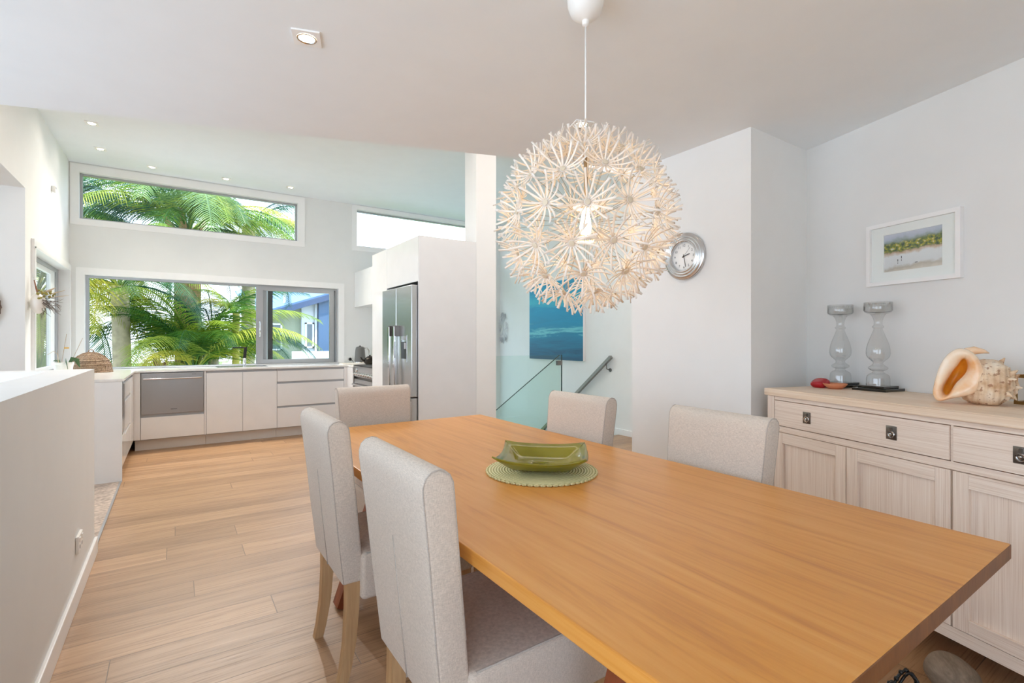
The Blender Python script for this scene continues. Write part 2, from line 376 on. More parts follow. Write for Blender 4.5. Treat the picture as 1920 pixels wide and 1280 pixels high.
def tag(o, label=None, cat=None, group=None, kind=None):
    if label: o['label'] = label
    if cat: o['category'] = cat
    if group: o['group'] = group
    if kind: o['kind'] = kind
    return o
def thing(name, label, cat, loc=(0, 0, 0), rz=0.0, group=None, parent=None):
    o = bpy.data.objects.new(name, None); COL.objects.link(o); o.location = loc; o.rotation_euler = (0, 0, rz); o.empty_display_size = 0.05
    return tag(o, label, cat, group)
def struct(o): o['kind'] = 'structure'; return o
def dup(root, label=None):
    c = root.copy(); COL.objects.link(c)
    if label: c['label'] = label
    for ch in root.children:
        d = ch.copy(); COL.objects.link(d); d.parent = c
        for g in ch.children:
            e = g.copy(); COL.objects.link(e); e.parent = d
    return c
def box(name, mat, x0, x1, y0, y1, z0, z1, parent=None, bev=0.0, T=None, smooth=0):
    return MB().box(x0, x1, y0, y1, z0, z1, T, bev).build(name, mat, parent, smooth)
def setting(name, mb, mat): return struct(mb.build(name, mat))

# directions of the dining corner, which is turned 17.5 degrees to the kitchen
AL = math.radians(17.5166)
RD = Vector((math.sin(AL), math.cos(AL), 0)); RN = Vector((math.cos(AL), -math.sin(AL), 0))
PC = Vector((3.199, 1.509, 0))                     # foot of the dining corner
def wl(s, d, z=0.0): return PC - RD * s - RN * d + Vector((0, 0, z))
TW = Matrix.Translation(PC) @ Matrix(((-RD.x, -RN.x, 0, 0), (-RD.y, -RN.y, 0, 0), (0, 0, 1, 0), (0, 0, 0, 1)))   # (s, d, z) -> world
KZ = 3.28; DZ = 2.40; YK = 7.52

# ------------------------------------------------------------------ the setting
f = MB(); f.prism([(-0.4, 0.75), (-2.6, 0.75), (-2.6, -3.5), (3.6, -3.5), (4.2, 2.4), (4.83, 2.4), (4.83, 4.62), (2.6, 4.62), (2.6, YK), (-1.01, YK), (-1.01, 5.5), (-0.4, 5.5)], -0.25, 0.0)
setting('floor', f, 'floor')
c = MB()
e0 = Vector((-4.2, 4.600, 0)); e1 = Vector((2.60, 2.334, 0))
A = wl(0.0, 0.0); B = wl(5.4, 0.0); Cc = wl(5.4, 5.6)
c.prism([(e0.x, e0.y), (e1.x, e1.y), (2.60, 1.52), (3.21, 1.52), (B.x + 0.02, B.y), (Cc.x, Cc.y), (-4.2, -1.2)], DZ, KZ + 0.2)
setting('ceiling', c, 'ceil')
ck_ = MB()
for b in ((-2.7, -0.9, 2.3, YK + 0.34), (4.72, 6.2, 1.4, YK + 0.34), (-0.9, 4.72, 4.35, YK + 0.34), (-0.9, 4.72, 1.3, 2.5), (2.44, 2.60, 2.5, 4.35)): ck_.box(b[0], b[1], b[2], b[3], KZ, KZ + 0.2)
setting('ceiling_kitchen', ck_, 'ceil')
# right wall with the sideboard, the block beside it, the stair wall
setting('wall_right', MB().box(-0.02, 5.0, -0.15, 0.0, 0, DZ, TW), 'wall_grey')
setting('wall_block', MB().prism([(2.59, 1.508), (3.199, 1.508), (3.45, 1.70), (4.83, 2.2), (4.83, 2.359), (2.59, 2.359)], 0, KZ), 'wall')
bw = MB()
for b in ((-0.1, 2.2, 0, DZ), (2.2, 4.9, 2.2, DZ), (4.9, 6.0, 0, DZ)): bw.box(4.3, 4.45, b[0], b[1], b[2], b[3], TW)
setting('wall_behind', bw, 'wall')
ow = MB()
for b in ((-2.2, -1.4, -3.0, DZ), (-1.4, 3.6, -3.0, 0.2), (-1.4, 3.6, 2.36, DZ), (3.6, 5.68, -3.0, DZ)): ow.box(-2.75, -2.6, b[0], b[1], b[2], b[3])
setting('wall_outer', ow, 'wall')
setting('floor_lower', MB().box(-2.75, 5.0, -4.2, YK + 0.1, -2.9, -2.8), 'carpet')
setting('wall_stair', MB().box(4.83, 4.98, 2.2, YK + 0.12, -3.0, KZ), 'wall')
# kitchen back wall with three window openings and an added, unseen fill opening
wb = MB()
def wall_grid(mb, x0, x1, z0, z1, holes, y0, y1):
    xs = sorted({x0, x1, *[h[0] for h in holes], *[h[1] for h in holes]}); zs = sorted({z0, z1, *[h[2] for h in holes], *[h[3] for h in holes]})
    for i in range(len(xs) - 1):
        for j in range(len(zs) - 1):
            cx, cz = (xs[i] + xs[i + 1]) / 2, (zs[j] + zs[j + 1]) / 2
            if not any(h[0] < cx < h[1] and h[2] < cz < h[3] for h in holes): mb.box(xs[i], xs[i + 1], y0, y1, zs[j], zs[j + 1])
W1 = (-0.878, 1.993, 0.905, 2.003); W2 = (-0.927, 1.434, 2.632, 3.178); W3 = (2.252, 4.60, 2.652, 3.215); W_FILL = (2.75, 4.60, -2.4, 2.35)
wall_grid(wb, -1.01, 4.83, -3.0, KZ, [W1, W2, W3, W_FILL], YK, YK + 0.14)
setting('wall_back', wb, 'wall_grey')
# left wall of the kitchen: window opening, then the opening over the stairs
lw = MB()
def lbox(y0, y1, z0, z1): lw.box(-1.175 if y0 >= 5.75 else -1.25, -1.01, y0, y1, z0, z1)
lbox(7.45, YK + 0.14, 0, KZ); lbox(5.75, 7.45, 2.035, KZ); lbox(5.75, 7.45, 0, 0.88); lbox(5.53, 5.75, -0.6, KZ); lbox(2.6, 5.53, 2.47, KZ)
setting('wall_left', lw, 'wall')
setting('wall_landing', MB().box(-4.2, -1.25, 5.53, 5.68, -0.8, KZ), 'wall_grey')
setting('ceiling_landing', MB().prism([(-4.2, 3.6), (-1.25, 3.2), (-1.25, 5.53), (-4.2, 5.53)], 2.50, 2.62), 'ceil')
# half wall round the stairwell
setting('wall_half', MB().prism([(-0.573, 0.75), (-0.393, 0.75), (-0.393, 3.75), (-2.4, 3.75), (-2.4, 3.57), (-0.573, 3.57)], -0.25, 1.073), 'wall_grey')
setting('baseboard_half', MB().box(-0.393, -0.378, 0.75, 3.765, 0, 0.095, bev=0.004), 'trim')
setting('baseboard_stair', MB().box(4.815, 4.83, 2.36, 4.9, 0, 0.075), 'trim')
setting('wall_nib', MB().box(2.525, 2.762, 4.378, 4.614, 0, KZ), 'wall')
setting('wall_kitchen_right', MB().box(2.525, 2.60, 4.614, YK, -3.0, 2.225), 'wall')
# carpeted landing, its rounded edge and the step below it
cp = MB(); cp.prism([(-0.4, 3.75), (-0.4, 5.53)] + [(-0.62 - 0.10 * t - 0.45 * t * t, 5.53 - 1.2 * t) for t in [0, .1, .2, .3, .45, .6, .8, 1.0]] + [(-1.4, 3.75)], -0.2, 0.008)
tag(cp.build('stair_landing', 'carpet'), kind='structure')
tag(MB().box(-3.0, -0.42, 3.76, 5.53, -0.5, -0.19).build('stair_step', 'carpet'), kind='structure')
setting('trim_floor_edge', MB().box(-0.408, -0.394, 3.77, 5.5, -0.002, 0.010), 'alu')

def window(name, hole, trim, inner, parts, T=None, label=None):
    """opening in a wall facing -y: architrave, reveal, grey frame, panes"""
    o = bpy.data.objects.new(name, None); COL.objects.link(o); struct(o)
    x0, x1, z0, z1 = hole; t = MB(); a, b_, c_, d_ = trim; y = YK
    for bx in ((x0 - a, x0, z0 - c_, z1 + d_), (x1, x1 + b_, z0 - c_, z1 + d_), (x0, x1, z1, z1 + d_)) + (((x0, x1, z0 - c_, z0),) if c_ else ()):
        if bx[1] > bx[0]: t.box(bx[0], bx[1], y - 0.018, y, bx[2], bx[3])
    t.build('architrave', 'trim', o)
    r = MB(); g = 0.006
    for bx in ((x0, x0 + g, z0, z1), (x1 - g, x1, z0, z1), (x0, x1, z1 - g, z1), (x0, x1, z0, z0 + g)): r.box(bx[0], bx[1], y - 0.018, y + 0.09, bx[2], bx[3])
    r.build('reveal', 'trim', o)
    return o
def frame(o, x0, x1, z0, z1, y0, y1, wdt, mat='alu', name='window_frame', wl_=None, wr=None, wb_=None):
    m = MB(); l = wl_ if wl_ is not None else wdt; r = wr if wr is not None else wdt; b = wb_ if wb_ is not None else wdt
    m.box(x0, x0 + l, y0, y1, z0, z1); m.box(x1 - r, x1, y0, y1, z0, z1); m.box(x0 + l, x1 - r, y0, y1, z1 - wdt, z1); m.box(x0 + l, x1 - r, y0, y1, z0, z0 + b)
    return m.build(name, mat, o)
w1 = window('window_1', W1, (0.072, 0.078, 0, 0.075), 0, 0)
frame(w1, -0.872, 1.987, 0.906, 1.997, YK + 0.05, YK + 0.13, 0.028, wb_=0.012)
sash = frame(w1, 0.905, 1.93, 0.92, 1.972, YK + 0.035, YK + 0.065, 0.05, name='sliding_sash', wl_=0.085, wr=0.06, wb_=0.055)
MB().box(0.99, 1.87, YK + 0.047, YK + 0.053, 0.975, 1.922).build('pane', 'pane', sash)
fixed = frame(w1, 0.99, 1.975, 0.918, 1.972, YK + 0.085, YK + 0.115, 0.035, name='fixed_sash', wl_=0.05)
MB().box(1.04, 1.94, YK + 0.097, YK + 0.103, 0.953, 1.937).build('pane', 'pane', fixed)
MB().tube([(0.945, YK + 0.03, 1.28), (0.945, YK - 0.012, 1.30), (0.945, YK - 0.025, 1.39), (0.945, YK - 0.012, 1.48), (0.945, YK + 0.03, 1.50)], 0.008, 8).build('pull_handle', 'chrome', sash, 60)
w2 = window('window_2', W2, (0.072, 0.085, 0.065, 0.085), 0, 0)
frame(w2, -0.92, 1.428, 2.638, 3.172, YK + 0.05, YK + 0.1, 0.022)
MB().box(-0.9, 1.41, YK + 0.072, YK + 0.078, 2.655, 3.155).build('pane', 'pane', w2)
w3 = window('window_3', W3, (0.066, 0.066, 0.066, 0.06), 0, 0)
frame(w3, 2.258, 4.594, 2.656, 3.209, YK + 0.05, YK + 0.1, 0.02)
MB().box(2.275, 4.575, YK + 0.072, YK + 0.078, 2.675, 3.19).build('pane', 'pane', w3)
# added, unseen: opal fill panels over the void behind the dining ceiling edge
M['opal'] = opal()
w5 = bpy.data.objects.new('fill_panel', None); COL.objects.link(w5); struct(w5)
frm = MB()
for b in ((-0.94, -0.86, 2.46, 4.4), (2.42, 2.62, 2.46, 4.4), (4.68, 4.76, 2.46, 4.4), (-0.86, 2.42, 2.46, 2.54), (-0.86, 2.42, 4.32, 4.4), (2.62, 4.68, 2.46, 2.54), (2.62, 4.68, 4.32, 4.4)): frm.box(b[0], b[1], b[2], b[3], KZ + 0.2, KZ + 0.28)
frm.build('fill_panel_frame', 'trim', w5)
for x0, x1 in ((-0.86, 2.42), (2.62, 4.68)): MB().add([(x0, 2.54, KZ + 0.24), (x1, 2.54, KZ + 0.24), (x1, 4.32, KZ + 0.24), (x0, 4.32, KZ + 0.24)], [(0, 1, 2, 3)]).build('fill_panel_sheet', 'opal', w5)
# window in the left wall: deep white reveal, grey slider
w4 = bpy.data.objects.new('window_4', None); COL.objects.link(w4); struct(w4)
t = MB()
t.box(-1.012, -0.99, 5.80, 7.45, 2.035, 2.10); t.box(-1.012, -0.99, 5.735, 5.80, 0.905, 2.10); t.box(-1.012, -0.99, 7.45, YK - 0.002, 0.905, 2.10); t.build('architrave', 'trim', w4)
t = MB(); t.box(-1.17, -0.99, 7.442, 7.452, 0.88, 2.035); t.box(-1.17, -0.99, 5.748, 5.758, 0.88, 2.035); t.box(-1.17, -0.99, 5.75, 7.45, 2.027, 2.037); t.build('reveal', 'trim', w4)
fr = MB()
for y0, y1, z0, z1 in ((5.76, 5.80, 0.9, 2.025), (7.31, 7.441, 0.9, 2.025), (5.8, 7.31, 1.985, 2.025), (5.8, 7.31, 0.9, 0.93)): fr.box(-1.17, -1.09, y0, y1, z0, z1)
fr.build('window_frame', 'alu', w4)
sa = MB(); sa.box(-1.13, -1.10, 6.25, 6.33, 0.93, 1.985); sa.box(-1.13, -1.10, 7.10, 7.305, 0.93, 1.985); sa.box(-1.13, -1.10, 6.33, 7.10, 1.94, 1.985); sa.box(-1.13, -1.10, 6.33, 7.10, 0.93, 0.965)
sash4 = sa.build('sliding_sash', 'trim', w4); MB().box(-1.118, -1.112, 6.33, 7.10, 0.965, 1.94).build('pane', 'pane', sash4)
MB().box(-1.155, -1.149, 5.8, 6.3, 0.93, 1.985).build('pane', 'pane', w4)
w6 = bpy.data.objects.new('fill_window', None); COL.objects.link(w6); struct(w6)  # unseen, added to light the stair wall from the back
frame(w6, 2.76, 4.59, -2.39, 2.34, YK + 0.05, YK + 0.1, 0.04); MB().box(2.8, 4.55, YK + 0.07, YK + 0.076, -2.35, 2.3).build('pane', 'pane', w6)

# ------------------------------------------------------------------ dining table
tb = thing('dining_table', 'long honey-coloured oak dining table with slanted red-brown legs', 'table', (1.119, 1.575, 0))
T0 = Matrix.Translation((-1.119, -1.575, 0))
M['table_end'] = wood('oak_end_grain_shaded', [(0.3, lin((104, 62, 28))), (0.7, lin((136, 86, 42)))], (30, 6, 8), 0.5)  # end grain, darkened to put the end faces' shade into the colour
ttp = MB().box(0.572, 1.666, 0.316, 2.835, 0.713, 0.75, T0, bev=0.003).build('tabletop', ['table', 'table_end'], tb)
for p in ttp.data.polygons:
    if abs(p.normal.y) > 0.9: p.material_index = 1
for y in (0.75, 2.36):
    for sx in (-1, 1):
        MB().beam((sx * 0.47, y - 1.575, 0), (sx * 0.22, y - 1.575, 0.713), 0.085, 0.075, up=(0, 1, 0)).build('leg', 'tleg', tb)
    MB().box(-0.30, 0.30, y - 1.575 - 0.04, y - 1.575 + 0.04, 0.62, 0.713).build('crossbar', 'tleg', tb)
MB().box(-0.03, 0.03, -0.80, 0.76, 0.5, 0.6).build('stretcher', 'tleg', tb)

# ------------------------------------------------------------------ chairs
def soft_prism(prof, y0, y1, bev, bow=0.0, taper=0.0):
    """side profile (x,z) swept across y, edges rounded; bow swells the faces, taper narrows the bottom"""
    bm = bmesh.new(); n = len(prof)
    a = [bm.verts.new((x, y0, z)) for x, z in prof]; b = [bm.verts.new((x, y1, z)) for x, z in prof]
    bm.faces.new(a); bm.faces.new(b[::-1])
    for i in range(n): bm.faces.new((a[i], b[i], b[(i + 1) % n], a[(i + 1) % n]))
    bmesh.ops.recalc_face_normals(bm, faces=bm.faces[:])
    ed = [e for e in bm.edges if len(e.link_faces) == 2 and e.calc_face_angle(0) > 1.0]
    bmesh.ops.bevel(bm, geom=ed, offset=bev, segments=4, profile=0.5, affect='EDGES')
    zs = [z for _, z in prof]; z0, z1 = min(zs), max(zs)
    for v in bm.verts: v.co.y *= 1 - taper * (1 - (v.co.z - z0) / (z1 - z0))
    return bm
def make_chair():
    t = thing('dining_chair', '', 'chair', group='oatmeal linen dining chairs')
    # backrest: leans back, rounded over at the top, runs down to the seat frame
    prof = [(-0.252, 0.365), (-0.272, 0.55), (-0.292, 0.75), (-0.310, 0.900), (-0.311, 0.922), (-0.305, 0.941), (-0.292, 0.953), (-0.274, 0.957), (-0.256, 0.953), (-0.242, 0.942), (-0.233, 0.924), (-0.230, 0.900), (-0.214, 0.75), (-0.192, 0.55), (-0.172, 0.365)]
    b = MB().bm(soft_prism(prof, -0.228, 0.228, 0.010, taper=0.11)).build('backrest', 'fabric', t, 180)
    # piping along both edges of the back, pleat down the middle of it
    def hw(z): return 0.228 * (1 - 0.11 * (1 - (z - 0.365) / 0.592))
    for sy in (-1, 1):
        MB().tube([(x, sy * (hw(z) - 0.003), z) for x, z in [(-0.247, 0.37)] + [(p[0] + 0.003, p[1] - 0.001) for p in prof[1:8]] + [(p[0] - 0.003, p[1]) for p in prof[8:14]]], 0.0022, 6).build('piping', 'seam', b, 180)
    MB().tube([(-0.2535, 0, 0.37), (-0.272, 0, 0.55), (-0.2915, 0, 0.745)], 0.0022, 6).build('back_pleat', 'seam', b, 180)
    s = MB().bm(soft_prism([(-0.19, 0.30), (-0.19, 0.47), (0.20, 0.478), (0.275, 0.468), (0.285, 0.44), (0.275, 0.30)], -0.222, 0.222, 0.018)).build('seat', 'fabric', t, 180)
    for sy in (-1, 1):
        MB().tube([(-0.17, sy * 0.214, 0.468), (0.20, sy * 0.214, 0.474), (0.272, sy * 0.212, 0.462)], 0.003, 6).build('piping', 'seam', s, 180)
    for sy in (-1, 1):
        l = MB(); P = [(-0.212, 0.37, 0.023), (-0.214, 0.27, 0.022), (-0.222, 0.15, 0.020), (-0.238, 0.05, 0.018), (-0.250, 0.0, 0.017)]
        vs, fs = [], []
        for x, z, h in P: vs += [(x - h, sy * 0.178 - h, z), (x + h, sy * 0.178 - h, z), (x + h, sy * 0.178 + h, z), (x - h, sy * 0.178 + h, z)]
        for i in range(4):
            for k in range(4): fs.append((i * 4 + k, i * 4 + (k + 1) % 4, i * 4 + 4 + (k + 1) % 4, i * 4 + 4 + k))
        fs += [(3, 2, 1, 0), (16, 17, 18, 19)]
        l.add(vs, fs).build('leg', 'cleg', t)
        l = MB(); vs = []
        for z, h in ((0.31, 0.022), (0.0, 0.016)): vs += [(0.245 - h, sy * 0.185 - h, z), (0.245 + h, sy * 0.185 - h, z), (0.245 + h, sy * 0.185 + h, z), (0.245 - h, sy * 0.185 + h, z)]
        l.add(vs, [(3, 2, 1, 0), (4, 5, 6, 7)] + [(i, (i + 1) % 4, 4 + (i + 1) % 4, 4 + i) for i in range(4)]).build('leg', 'cleg', t)
    return t
ch = make_chair(); first = True
for x, y, rz, lab in ((0.748, 1.215, 0.0, 'nearest linen dining chair with its back towards the half wall'),
                      (0.742, 2.00, 0.0, 'linen dining chair on the half-wall side, farther from the camera'),
                      (1.01, 2.745, -PI / 2, 'linen dining chair at the far head of the table by the fridge'),
                      (1.50, 1.97, PI, 'linen dining chair opposite, standing before the glass stair balustrade'),
                      (1.535, 1.20, PI - 0.06, 'linen dining chair standing right in front of the sideboard')):
    o = ch if first else dup(ch); first = False
    o.location = (x, y, 0); o.rotation_euler = (0, 0, rz); o['label'] = lab

# ------------------------------------------------------------------ green dish on its mat
mt = MB(); seg = 90
ring = [(0.203 + 0.004 * math.cos(30 * 2 * PI * k / seg * 1.0)) for k in range(seg)]
vs = [(0, 0, 0.006)]; 
mt.lathe([(0.02, 0.0), (0.196, 0.0), (0.203, 0.003), (0.198, 0.007), (0.02, 0.006)], 90)
for k in range(60):
    a = 2 * PI * k / 60; mt.lathe([(0.002, 0.0), (0.009, 0.001), (0.009, 0.006), (0.002, 0.0075)], 8, Matrix.Translation((0.2 * math.cos(a), 0.2 * math.sin(a), 0)))
mo = mt.build('placemat', 'mat', smooth=50); mo.location = (1.133, 1.478, 0.7505); tag(mo, 'round woven yellow-green placemat under the green glass dish', 'placemat')
def dish_mesh():
    m = MB(); n = 12
    def sq(u, v, h, z0, z1, lift):
        return (u * h, v * h, z0)
    rows = []
    for j, (h, z) in enumerate(((0.015, 0.004), (0.06, 0.004), (0.097, 0.006), (0.112, 0.014), (0.14, 0.034), (0.166, 0.052))):
        loop = []
        for side in range(4):
            for k in range(n):
                t = -1 + 2 * k / n; p = ((t, -1), (1, t), (-t, 1), (-1, -t))[side]
                cr = abs(t) ** 3; e = j / 5
                hh = h * (1 + (0.06 * (1 - t * t) * math.cos(side * 1.7) - 0.01) * e)
                loop.append((p[0] * hh, p[1] * hh, z + (0.010 * cr - 0.004 * (1 - t * t)) * e ** 2 * (1.0 + 0.5 * math.cos(side * 2.1))))
        rows.append(loop)
    L = 4 * n; vs = [p for r in rows for p in r]; fs = []
    for i in range(len(rows) - 1):
        for k in range(L): fs.append((i * L + k, i * L + (k + 1) % L, (i + 1) * L + (k + 1) % L, (i + 1) * L + k))
    m.add(vs, fs); return m
do = dish_mesh().build('glass_dish', 'dish', smooth=180)
md = do.modifiers.new('thick', 'SOLIDIFY'); md.thickness = 0.005; md.offset = -1
do.location = (1.147, 1.494, 0.762); do.rotation_euler = (0, 0, math.radians(48.5)); tag(do, 'square olive-green glass dish with wavy turned-up corners on the placemat', 'dish')

# ------------------------------------------------------------------ sideboard along the right wall
SF = 0.53                                     # depth of its front face from the wall
sb = thing('sideboard', 'limewashed oak sideboard with panelled doors and ring-pull drawers', 'sideboard', wl(1.1, 0.27))
TS = Matrix.Translation((-1.1, -0.27, 0))
sb.matrix_world = TW @ Matrix.Translation((1.1, 0.27, 0))
def sbx(name, mat, s0, s1, d0, d1, z0, z1, parent=sb, bev=0.0): return MB().box(s0, s1, d0, d1, z0, z1, TS, bev).build(name, mat, parent)
sbx('top', 'limetop', 0.235, 2.0, 0.005, SF + 0.012, 0.948, 0.985, bev=0.004)
cs = MB()
for b in ((0.252, 0.29, 0.02, SF - 0.004, 0.14, 0.948), (1.945, 1.983, 0.02, SF - 0.004, 0.14, 0.948), (0.29, 1.945, 0.02, 0.04, 0.14, 0.948), (0.29, 1.945, 0.04, SF - 0.004, 0.14, 0.188),
          (0.29, 1.945, SF - 0.03, SF - 0.004, 0.928, 0.948), (0.29, 1.945, SF - 0.03, SF - 0.004, 0.765, 0.794), (1.110, 1.118, SF - 0.03, SF - 0.004, 0.794, 0.928)): cs.box(*b[:6], TS)
cs.build('carcass', 'limeX', sb)
sbx('corner_post', 'limeZ', 0.250, 0.292, SF - 0.05, SF + 0.002, 0.0, 0.948); sbx('corner_post', 'limeZ', 1.943, 1.985, SF - 0.05, SF + 0.002, 0.0, 0.948)
sbx('corner_post', 'limeZ', 0.250, 0.292, 0.02, 0.07, 0.0, 0.14); sbx('corner_post', 'limeZ', 1.943, 1.985, 0.02, 0.07, 0.0, 0.14)
sbx('lining', 'gap', 0.292, 1.943, SF - 0.06, SF - 0.034, 0.19, 0.946)
def ring_pull(parent, s, z):
    p = MB().box(s - 0.021, s + 0.021, SF + 0.002, SF + 0.006, z - 0.028, z + 0.028, TS, 0.001).build('pull_plate', 'iron_plate', parent)
    return p
M['iron_plate'] = plain('pewter_plate', (116, 110, 104), 0.35, 0.9)
for s0, s1, pulls in ((0.296, 1.108, (0.495, 0.90)), (1.120, 1.940, (1.318, 1.74))):
    dr = sbx('drawer', 'limeX', s0, s1, SF - 0.032, SF + 0.002, 0.798, 0.925, bev=0.0015)
    for s in pulls:
        pl = MB(); pl.box(s - 0.021, s + 0.021, SF + 0.002, SF + 0.005, 0.862 - 0.028, 0.862 + 0.028, TS, 0.001)
        for k in range(1): 
            R = TS @ Matrix.Translation((s, SF + 0.006, 0.855)) @ Matrix.Rotation(PI / 2, 4, 'X')
            pl.tube([(0.012 * math.cos(2 * PI * q / 16), 0.012 * math.sin(2 * PI * q / 16), 0) for q in range(17)], 0.003, 6, R, 1)
            pl.lathe([(0.001, 0.001), (0.006, 0.0), (0.006, -0.004), (0.001, -0.005)], 12, R, True, 1)
        pl.box(s - 0.005, s + 0.005, SF + 0.004, SF + 0.009, 0.872, 0.884, TS)
        pl.build('ring_pull', ['iron_plate', 'chrome'], dr, 40)
for s0, s1 in ((0.296, 0.697), (0.702, 1.111), (1.119, 1.53), (1.535, 1.94)):
    d0 = MB().box(s0, s1, SF - 0.03, SF - 0.012, 0.192, 0.762, TS).build('door', 'limeZ', sb)
    for a, b in ((s0, s0 + 0.05), (s1 - 0.05, s1)): MB().box(a, b, SF - 0.012, SF + 0.002, 0.192, 0.762, TS, 0.001).build('stile', 'limeZ', d0)
    for a, b in ((0.709, 0.762), (0.192, 0.24)): MB().box(s0 + 0.0505, s1 - 0.0505, SF - 0.012, SF + 0.0017, a, b, TS, 0.001).build('rail', 'limeX', d0)

# glass candle pillars on black slabs
cprof = [(105, 830), (104, 770), (98, 748), (84, 735), (60, 724), (46, 714), (50, 704), (72, 698), (87, 686), (86, 674), (66, 662), (46, 648), (44, 634), (62, 618), (86, 600), (102, 580), (107, 556), (105, 520), (96, 480), (80, 440), (62, 400), (48, 368), (38, 345), (40, 338), (50, 334), (53, 326), (48, 318), (38, 312), (37, 296), (38, 276), (46, 250), (58, 230), (72, 216), (88, 212), (104, 206), (122, 196), (128, 184), (128, 116), (124, 113), (123, 184), (112, 196), (60, 204), (2, 206)]
K = 0.000588
def candle(s, d, rz, label):
    p = wl(s, d, 0.985); t = thing('candle_pillar', label, 'candle holder', p, rz, 'smoky glass candle pillars')
    b = MB(); b.box(-0.080, 0.080, -0.080, 0.080, 0.0, 0.014, None, 0.002); b.box(-0.062, 0.062, -0.062, 0.062, 0.014, 0.026, None, 0.002); b.build('base', 'slab', t)
    MB().lathe([(r * K * 0.82, 0.0262 + (830 - y) * K) for r, y in cprof], 40, caps=False).build('glass_column', 'smoke', t, 180)
candle(0.517, 0.098, AL * -1 + 0.12, 'taller-looking smoky glass candle pillar on a black slab, nearer the picture')
candle(0.302, 0.09, AL * -1 + 0.05, 'smoky glass candle pillar on a black slab, behind the terracotta saucer')
p = wl(0.385, 0.225, 0.985)
so = MB().lathe([(0.002, 0.0), (0.03, 0.0), (0.045, 0.012), (0.055, 0.024), (0.056, 0.028), (0.053, 0.028), (0.042, 0.014), (0.028, 0.006), (0.002, 0.006)], 32).build('saucer', 'terra', smooth=60)
so.location = p; tag(so, 'small terracotta saucer at the front of the sideboard top', 'saucer')
rb = bmesh.new(); bmesh.ops.create_uvsphere(rb, u_segments=24, v_segments=14, radius=0.045)
for v in rb.verts:
    v.co.z *= 0.52; v.co.x *= 1.15; v.co.z += 0.006 * math.sin(v.co.x * 60)
ro = MB().bm(rb).build('pebble_ornament', 'redc', smooth=180); ro.location = wl(0.305, 0.235, 0.985 + 0.0235); tag(ro, 'glossy red rounded ornament beside the terracotta saucer', 'ornament')

